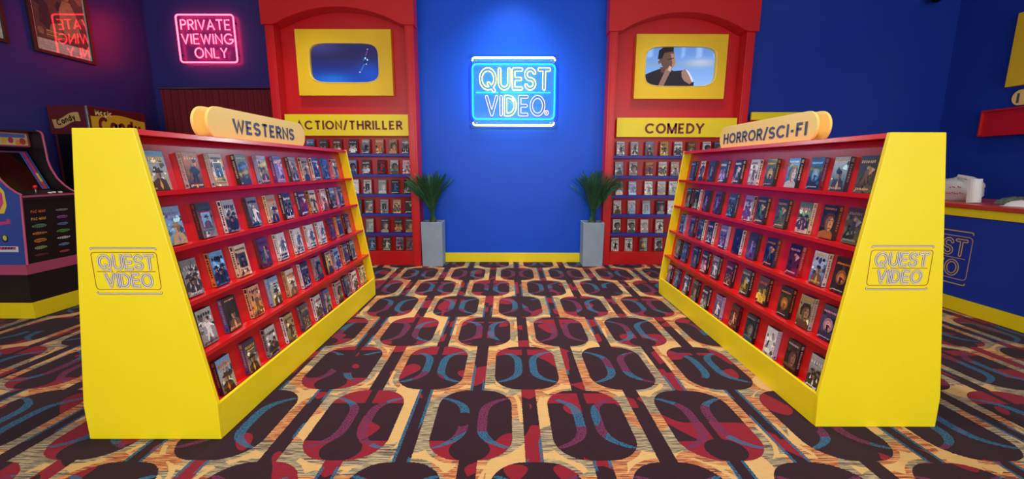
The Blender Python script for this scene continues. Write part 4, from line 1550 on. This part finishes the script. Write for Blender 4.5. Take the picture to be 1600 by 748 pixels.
def arcade():
    y0, y1 = 3.60, 4.07
    xb = -4.86
    # riser
    t = thing('arcade_riser', 'black riser with pink top band and yellow skirt under the arcade game', 'riser', (-4.575, (y0 + y1) / 2, 0))
    obj(MB().box((xb, y0, .10), (-4.296, y1, .402)), 'riser_box', 'black', t)
    obj(MB().box((xb, y0 - .003, .402), (-4.286, y1 + .003, .494)), 'top_band', 'pink', t, bevel=.002)
    obj(MB().box((xb, y0 - .006, 0), (-4.289, y1 + .006, .146)), 'skirt', 'yellow', t, bevel=.002)
    a = thing('arcade_game', 'blue and black arcade game with pink edge trim by the left wall', 'arcade game', (-4.575, (y0 + y1) / 2, .494))
    zb = .4945
    curve = [(-4.285, zb), (-4.222, 1.098), (-4.215, 1.108), (-4.258, 1.130), (-4.312, 1.172), (-4.370, 1.238), (-4.412, 1.332), (-4.430, 1.404), (-4.432, 1.548), (-4.436, 1.650), (-4.452, 1.672), (-4.48, 1.678)]
    prof = curve + [(xb, 1.69), (xb, zb)]
    pans = []
    for ya, yb in ((y0, y0 + .016), (y1 - .016, y1)):
        mat = 'arcblue' if ya == y0 else 'black'
        pans.append(obj(MB().prism(prof, 'y', ya, yb), 'side_panel', mat, a))
        tr = [(p[0] + .003, (ya + yb) / 2, p[1]) for p in curve]
        obj(MB().tube(tr, .009, False, 8), 'edge_trim', 'pink', a, smooth=True)
    # cabinet side artwork: stripes and loose blobs, front edge band
    mb = MB()
    lay = [0]

    def art(poly, col):
        lay[0] += 1
        mb.face([(p[0], y0 - .0004 - .0001 * lay[0], p[1]) for p in poly], col)
    art([(xb, .66), (-4.32, .66), (-4.325, .61), (xb, .61)], (214, 210, 214))
    art([(xb, .655), (-4.34, .655), (-4.345, .632), (xb, .632)], (196, 60, 90))
    for k in range(4):
        art([(-4.47 + k * .025, .632), (-4.455 + k * .025, .632), (-4.44 + k * .025, .655), (-4.455 + k * .025, .655)], (40, 36, 50))
    art([(xb, .80), (-4.5, .84), (-4.345, .86), (-4.34, .90), (-4.37, .90), (-4.38, .88), (xb, .86)], (196, 60, 110))
    art([(xb, 1.25), (-4.40, 1.22), (-4.345, 1.14), (-4.345, 1.02), (-4.38, .95), (xb, .93)], (226, 196, 60))
    art([(xb, 1.20), (-4.42, 1.18), (-4.365, 1.12), (-4.37, 1.04), (-4.41, .98), (xb, .97)], (206, 64, 130))
    art([(-4.47, 1.12), (-4.39, 1.10), (-4.40, 1.03), (-4.46, 1.0)], (120, 190, 70))
    for k in range(5):
        art(ell(-4.42 - .09 * k, .73, .028, .034, 10), (34, 30, 44))
        art(ell(-4.42 - .09 * k, .735, .018, .024, 10), [(206, 196, 70), (90, 170, 190)][k % 2])
    obj(mb, 'side_art', 'decal', pans[0])
    ya, yb = y0 + .016, y1 - .016
    # front lower panel with fourteen title badges
    fp = obj(MB().prism([(-4.298, zb), (-4.236, 1.06), (-4.250, 1.06), (-4.314, zb)], 'y', ya, yb), 'front_panel', 'black', a)
    cols = [(220, 110, 40), (230, 170, 60), (90, 150, 120), (220, 140, 50), (200, 130, 40), (170, 180, 120), (120, 60, 50), (150, 150, 160), (150, 90, 170), (110, 130, 180), (90, 170, 90), (210, 210, 215), (130, 150, 210), (200, 90, 90)]
    rng = random.Random(2)

    def onp(y, z):
        return (-4.298 + (z - zb) / (1.06 - zb) * .062 + .0012, y, z)
    for k in range(14):
        c, r = divmod(k, 7)
        yc = ya + .125 + c * .20
        zc = .955 - r * .066 - .005 * c
        mb = MB()
        if k in (0, 1):
            tm = sign_text('PAC-MAN', .118, .030, .24, .34, .0008, cols[k])
            tm.v = [onp(yc + x, zc + z) for x, z, d in tm.v]
            obj(tm, 'title_badge', 'decal', fp)
            continue
        w_, h_ = rng.uniform(.045, .062), rng.uniform(.009, .016)
        mb.face([onp(yc + w_ * math.cos(q), zc + h_ * math.sin(q) * rng.uniform(.75, 1.25)) for q in [2 * PI * i / 14 for i in range(14)]], cols[k])
        for i in range(6):
            x = yc - w_ * .7 + i * w_ * .26
            p = [onp(x, zc - h_ * .5), onp(x + w_ * .16, zc - h_ * .5), onp(x + w_ * .12, zc + h_ * .5), onp(x + w_ * .02, zc + h_ * .5)]
            mb.face([(q[0] + .0005, q[1], q[2]) for q in p], shade(cols[k], .35))
        obj(mb, 'title_badge', 'decal', fp)
    # control deck
    dk = obj(MB().prism([(-4.222, 1.06), (-4.222, 1.098), (-4.42, 1.135), (-4.46, 1.10), (-4.28, 1.06)], 'y', ya, yb), 'control_deck', 'black', a)
    obj(MB().box((-4.226, ya, 1.083), (-4.214, yb, 1.100)), 'deck_trim', 'pink', a, bevel=.002)
    dz = lambda x: 1.098 + (-4.222 - x) / .198 * .037
    st = obj(MB().lathe([(.006, 1.10), (.006, 1.155)], -4.30, y0 + .20, 8), 'joystick', 'steel', a, smooth=True)
    obj(MB().lathe([(.004, 1.148), (.014, 1.156), (.017, 1.168), (.014, 1.180), (.004, 1.186)], -4.30, y0 + .20, 10), 'joystick_ball', 'red', st, smooth=True)
    for k in range(3):
        xx, yy = -4.285 - .012 * (k == 1), y0 + .30 + k * .045
        obj(MB().lathe([(.016, dz(xx) - .01), (.016, dz(xx) + .004), (.010, dz(xx) + .007)], xx, yy, 12), 'push_button', 'paper', a, smooth=True)
    # screen and bezel leaning back
    p0, p1 = (-4.42, 1.135), (-4.585, 1.50)
    nx, nz = .912, .412

    def bz(u, v, d=0):
        x = p0[0] + (p1[0] - p0[0]) * v
        z = p0[1] + (p1[1] - p0[1]) * v
        return (x + nx * d, ya + (yb - ya) * u, z + nz * d)
    bzo = MB().mesh([bz(0, 0), bz(1, 0), bz(1, 1), bz(0, 1), bz(0, 0, -.02), bz(1, 0, -.02), bz(1, 1, -.02), bz(0, 1, -.02)], [(0, 1, 2, 3), (7, 6, 5, 4), (0, 4, 5, 1), (1, 5, 6, 2), (2, 6, 7, 3), (3, 7, 4, 0)])
    bo = obj(bzo, 'bezel', 'blackgloss', a)
    mb = MB()
    for u0, u1, c in ((.80, .825, (70, 100, 190)), (.835, .845, (210, 90, 140)), (.85, .91, (176, 52, 110)), (.92, .95, (70, 100, 190)), (.05, .09, (70, 100, 190)), (.10, .15, (176, 52, 110))):
        mb.face([bz(u0, .02, .001), bz(u1, .02, .001), bz(u1, .95, .001), bz(u0, .95, .001)], c)
    mb.face([bz(.05, .93, .0015), bz(.95, .93, .0015), bz(.95, .97, .0015), bz(.05, .97, .0015)], (120, 60, 120))
    mb.face([bz(.855, .20, .0016), bz(.905, .20, .0016), bz(.905, .42, .0016), bz(.855, .42, .0016)], (200, 190, 70))
    mb.face([bz(.86, .08, .0016), bz(.90, .08, .0016), bz(.90, .18, .0016), bz(.86, .18, .0016)], (200, 50, 70))
    obj(mb, 'bezel_art', 'decal', bo)
    obj(MB().mesh([bz(.17, .03, .0008), bz(.79, .03, .0008), bz(.79, .90, .0008), bz(.17, .90, .0008)], [(0, 1, 2, 3)]), 'screen_glass', 'blackgloss', a)
    # marquee
    mq = obj(MB().box((-4.62, ya, 1.525), (-4.545, yb, 1.665)), 'marquee', 'pink', a, bevel=.012)
    mb = MB()
    lay2 = [0]

    def mart(poly, col):
        lay2[0] += 1
        mb.face([(-4.545 + .0008 + .0002 * lay2[0], ya + u * (yb - ya), 1.525 + v * .14) for u, v in poly], col)
    mart([(.06, .12), (.94, .12), (.94, .88), (.06, .88)], (228, 208, 150))
    mart([(.10, .55), (.90, .62), (.90, .84), (.10, .84)], (84, 116, 196))
    for k in range(7):
        mart(ell(.13 + .125 * k, .36 + .08 * math.sin(k * 2.1), .05, .2, 10), [(236, 200, 60), (206, 60, 66), (240, 160, 60)][k % 3])
    mart(ell(.84, .38, .06, .22, 10), (204, 60, 66))
    obj(mb, 'marquee_art', 'decal', mq)
    obj(MB().box((-4.80, ya, 1.665), (-4.46, yb, 1.678)), 'top_board', 'black', a)
    obj(MB().prism([(-4.62, 1.525), (-4.545, 1.525), (-4.585, 1.50), (-4.62, 1.50)], 'y', ya, yb), 'speaker_board', 'black', a)
    obj(MB().box((xb, ya, zb), (xb + .012, yb, 1.66)), 'back_panel', 'black', a)


curtain()
poster(4.735, 5.405, 2.565, 3.62, 'dark framed sepia film poster with white lower border', True)
poster(3.84, 4.505, 2.57, 3.62, 'dark framed poster at the far left edge of the picture', False)
candy()
arcade()


# ------------------------------------------------------------------ right side: header board, counter, counter goods, wall pieces
def right_shelf():
    y = Y_B
    t = thing('wall_header_shelf', 'yellow topped red wall shelf right of the comedy unit', 'shelf unit', (3.72, y, 0))
    x0, x1 = 3.17, 4.02
    obj(MB().box((x0, y - .20, 1.975), (x1, y - .17, 2.075)), 'header_board', 'yellow', t, bevel=.002)
    obj(MB().box((x0, y - .02, 0), (x1, y - .001, 1.974)), 'back_panel', 'redpaint', t)
    for a in (x0, x1 - .03):
        obj(MB().box((a, y - .19, 0), (a + .03, y - .02, 1.974)), 'side_panel', 'redpaint', t)
    obj(MB().box((x0 + .03, y - .17, 1.955), (x1 - .03, y - .02, 1.974)), 'top_board', 'redpaint', t)
    for z in (.2, .47, .74, 1.0, 1.27, 1.54):
        obj(MB().box((x0 + .03, y - .16, z - .03), (x1 - .03, y - .02, z)), 'shelf', 'cobalt', t)


def counter():
    x0, x1, y0, y1 = 4.28, 5.25, 1.2, 5.0
    t = thing('service_counter', 'blue service counter with red top and yellow bands on the right', 'counter', ((x0 + x1) / 2, (y0 + y1) / 2, 0))
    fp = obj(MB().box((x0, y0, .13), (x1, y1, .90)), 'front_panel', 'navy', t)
    obj(MB().box((x0 - .012, y0 - .012, .903), (x1, y1 + .012, .978)), 'yellow_band', 'yellow', t, bevel=.002)
    obj(MB().box((x0 - .03, y0 - .03, .979), (x1 + .02, y1 + .03, 1.020)), 'counter_top', 'redtop', t, bevel=.006)
    obj(MB().box((x0 - .014, y0 - .014, 0), (x1, y1 + .014, .128)), 'base_board', 'yellow', t, bevel=.002)
    mb = logo_decal(.70, (92, 78, 66), (206, 178, 140), (196, 160, 110), (92, 78, 66))
    mb.xf(face_nx(x0 - .0006, 4.165, .502))
    obj(mb, 'logo', 'decal', fp)['label'] = 'outlined two-line logo on the counter front'


def goods():
    zt = 1.0205
    # white carrier bag, slumped, with loop handles and red print
    rng = random.Random(12)
    t = thing('plastic_bag', 'slumped white plastic bag with red print on the counter', 'bag', (4.66, 4.42, zt))
    n, mrows = 26, 12
    vs_ = []
    for j in range(mrows + 1):
        q = j / mrows
        r = (.86 + .22 * math.sin(min(q, .5) * PI)) * math.sqrt(max(.0, 1 - q ** 3.2)) + .03
        for i in range(n):
            a = 2 * PI * i / n
            k = 1 + .10 * math.sin(3 * a + 4 * q) + .06 * math.sin(7 * a - 9 * q) + rng.uniform(-.025, .025)
            vs_.append((4.66 + .17 * r * k * math.cos(a), 4.42 + .23 * r * k * math.sin(a) , zt + .245 * q * (1 + .10 * q * math.sin(a + 2.2))))
    fs = [(j * n + i, j * n + (i + 1) % n, (j + 1) * n + (i + 1) % n, (j + 1) * n + i) for j in range(mrows) for i in range(n)]
    fs += [tuple(range(n - 1, -1, -1)), tuple(mrows * n + i for i in range(n))]
    b = obj(MB().mesh(vs_, fs), 'sack', 'bag', t, smooth=True)
    # knotted neck lying on top
    obj(MB().tube([(4.60, 4.36, zt + .222), (4.58, 4.32, zt + .246), (4.57, 4.27, zt + .240), (4.565, 4.23, zt + .215)], .020, False, 8, r2=.008), 'neck', 'bag', t, smooth=True)
    mb = MB()
    for r, (z, wd) in enumerate(((.135, .14), (.075, .18))):
        for i in range(9):
            a = PI + .75 - wd * 4 * (i / 9) + .1 * r
            rr = 1.13
            c = lambda da, dz: (4.66 + .17 * rr * math.cos(a + da), 4.42 + .23 * rr * math.sin(a + da), zt + z + dz + .006 * math.sin(i * 2))
            if rng.random() < .8:
                mb.face([c(.05, 0), c(0, 0), c(0, .009 + .006 * (i % 2)), c(.05, .008)], (196, 60, 50))
    obj(mb, 'red_print', 'decal', b)['kind'] = 'stuff'
    # leaning roll of white paper
    t = thing('paper_roll', 'upright roll of white paper beside the plastic bag', 'paper roll', (4.46, 4.03, zt))
    nn = 20
    lean = Matrix.Translation((4.46, 4.03, zt + .004)) @ Matrix.Rotation(-.10, 4, 'X')
    outer = MB()
    vs_ = []
    for r, z in ((.018, 0), (.046, 0), (.046, .225), (.018, .225)):
        vs_ += [(r * math.cos(2 * PI * k / nn), r * math.sin(2 * PI * k / nn), z) for k in range(nn)]
    outer.mesh(vs_, [(q * nn + k, q * nn + (k + 1) % nn, ((q + 1) % 4) * nn + (k + 1) % nn, ((q + 1) % 4) * nn + k) for q in range(4) for k in range(nn)])
    obj(outer.xf(lean), 'roll', 'paper', t)
    fl = MB().box((-.047, -.001, 0), (-.045, .03, .225)).xf(lean)
    obj(fl, 'loose_edge', 'paper', t)

    def pack(x, y, L, w_, hgt, rot, mat, label, name, cat):
        th = thing(name, label, cat, (x, y, zt), 'wrapped packs on the counter')
        m = Matrix.Translation((x, y, zt)) @ Matrix.Rotation(rot, 4, 'Z')
        nx, ny = 12, 8
        top, bot = [], []
        for i in range(nx + 1):
            for j in range(ny + 1):
                u, v = i / nx * 2 - 1, j / ny * 2 - 1
                e = max(0, (1 - abs(u) ** 3)) * max(0, (1 - abs(v) ** 3))
                z = .006 + hgt * e ** .5 * (1 + .25 * math.sin(u * 9 + v * 4) * rng.uniform(.4, 1))
                sx = 1 - .06 * abs(v) + rng.uniform(-.02, .02)
                top.append((u * L / 2 * sx, v * w_ / 2, z))
                bot.append((u * L / 2 * sx, v * w_ / 2, 0))
        k = ny + 1
        N_ = len(top)
        fs = []
        for i in range(nx):
            for j in range(ny):
                a, b_, c, d = i * k + j, (i + 1) * k + j, (i + 1) * k + j + 1, i * k + j + 1
                fs += [(a, b_, c, d), (N_ + d, N_ + c, N_ + b_, N_ + a)]
        for i in range(nx):
            fs += [(i * k, N_ + i * k, N_ + (i + 1) * k, (i + 1) * k), ((i + 1) * k + ny, N_ + (i + 1) * k + ny, N_ + i * k + ny, i * k + ny)]
        for j in range(ny):
            fs += [(j, j + 1, N_ + j + 1, N_ + j), (nx * k + j + 1, nx * k + j, N_ + nx * k + j, N_ + nx * k + j + 1)]
        obj(MB().mesh(top + bot, fs).xf(m), 'pouch', mat, th, smooth=True)
        # crimped seal at both ends
        for s_ in (-1, 1):
            z_ = MB()
            for q in range(10):
                z_.box((s_ * (L / 2) - .012 + s_ * .008, -w_ / 2 + w_ * q / 10, .002), (s_ * (L / 2) + .012 + s_ * .008, -w_ / 2 + w_ * (q + .8) / 10, .006))
            obj(z_.xf(m), 'seal', mat, th)
    pack(4.67, 3.86, .28, .20, .060, .1, 'plastic', 'greenish clear wrapped pack on the counter beside the paper roll', 'wrapped_pack', 'package')
    pack(4.47, 3.645, .20, .17, .045, .1, 'paper', 'small white packet on the counter in front of the green packs', 'white_packet', 'package')
    pack(5.02, 3.70, .32, .20, .060, -.1, 'plastic', 'greenish wrapped pack at the back of the counter behind a white packet', 'wrapped_pack', 'package')
    pack(4.56, 3.40, .22, .17, .060, -.3, 'paper', 'white packet on the counter at the right edge of the picture', 'white_packet', 'package')


def right_wall():
    x = X_R
    # yellow framed screen
    t = thing('wall_screen', 'yellow framed wall screen above the counter at the right edge', 'screen', (x - .04, 4.55, 2.29))
    y0, y1, z0, z1 = 3.93, 5.155, 2.29, 3.10
    a = MB()
    fw = .17
    for p, q in (((y0, z0), (y1, z0 + fw)), ((y0, z1 - fw), (y1, z1)), ((y0, z0 + fw), (y0 + fw, z1 - fw)), ((y1 - fw, z0 + fw), (y1, z1 - fw))):
        a.box((x - .075, p[0], p[1]), (x - .001, q[0], q[1]))
    obj(a, 'surround', 'tvyellow', t)
    obj(MB().box((x - .05, y0 + fw, z0 + fw), (x - .02, y1 - fw, z1 - fw)), 'display', 'blackgloss', t)
    # oval sign
    o = thing('oval_sign', 'cream oval sign with dark lettering on the right wall', 'sign', (x - .02, 4.55, 2.06))
    so = obj(MB().prism(stadium(4.0, 5.10, 2.068, 2.245, .09), 'x', x - .03, x - .001), 'sign_plate', 'cream', o, bevel=.002)
    tm = sign_text('I', .026, .11)
    obj(tm.xf(face_nx(x - .0306, 5.035, 2.150)), 'lettering', 'slate', so)
    # red framed case below
    r = thing('red_wall_case', 'shallow red framed wall case under the oval sign on the right', 'wall case', (x - .06, 4.55, 1.73))
    y0, y1, z0, z1 = 3.8, 5.33, 1.732, 2.045
    rim = .022
    for p, q in (((y0, z0), (y1, z0 + rim)), ((y0, z1 - rim), (y1, z1)), ((y0, z0 + rim), (y0 + rim, z1 - rim)), ((y1 - rim, z0 + rim), (y1, z1 - rim))):
        obj(MB().box((x - .11, p[0], p[1]), (x - .001, q[0], q[1])), 'rim', 'redpaint', r, bevel=.003)
    obj(MB().box((x - .085, y0 + rim, z0 + rim), (x - .06, y1 - rim, z1 - rim)), 'panel', 'redpaint', r)


def dome():
    cx, cy, cz = 5.40, 5.76, 3.50
    t = thing('dome_camera', 'small dark dome security camera high on the right wall', 'camera', (cx, cy, cz - .08))
    obj(MB().lathe([(.004, cz - .075), (.04, cz - .062), (.062, cz - .035), (.068, cz)], cx, cy, 20), 'dome', 'blackgloss', t, smooth=True)
    obj(MB().lathe([(.078, cz), (.080, cz + .03), (.06, cz + .06)], cx, cy, 20), 'housing', 'paper', t, smooth=True)
    obj(MB().box((cx - .025, cy, cz + .03), (cx + .025, Y_B, cz + .08)), 'bracket', 'paper', t, bevel=.004)


right_shelf()
counter()
goods()
right_wall()
dome()
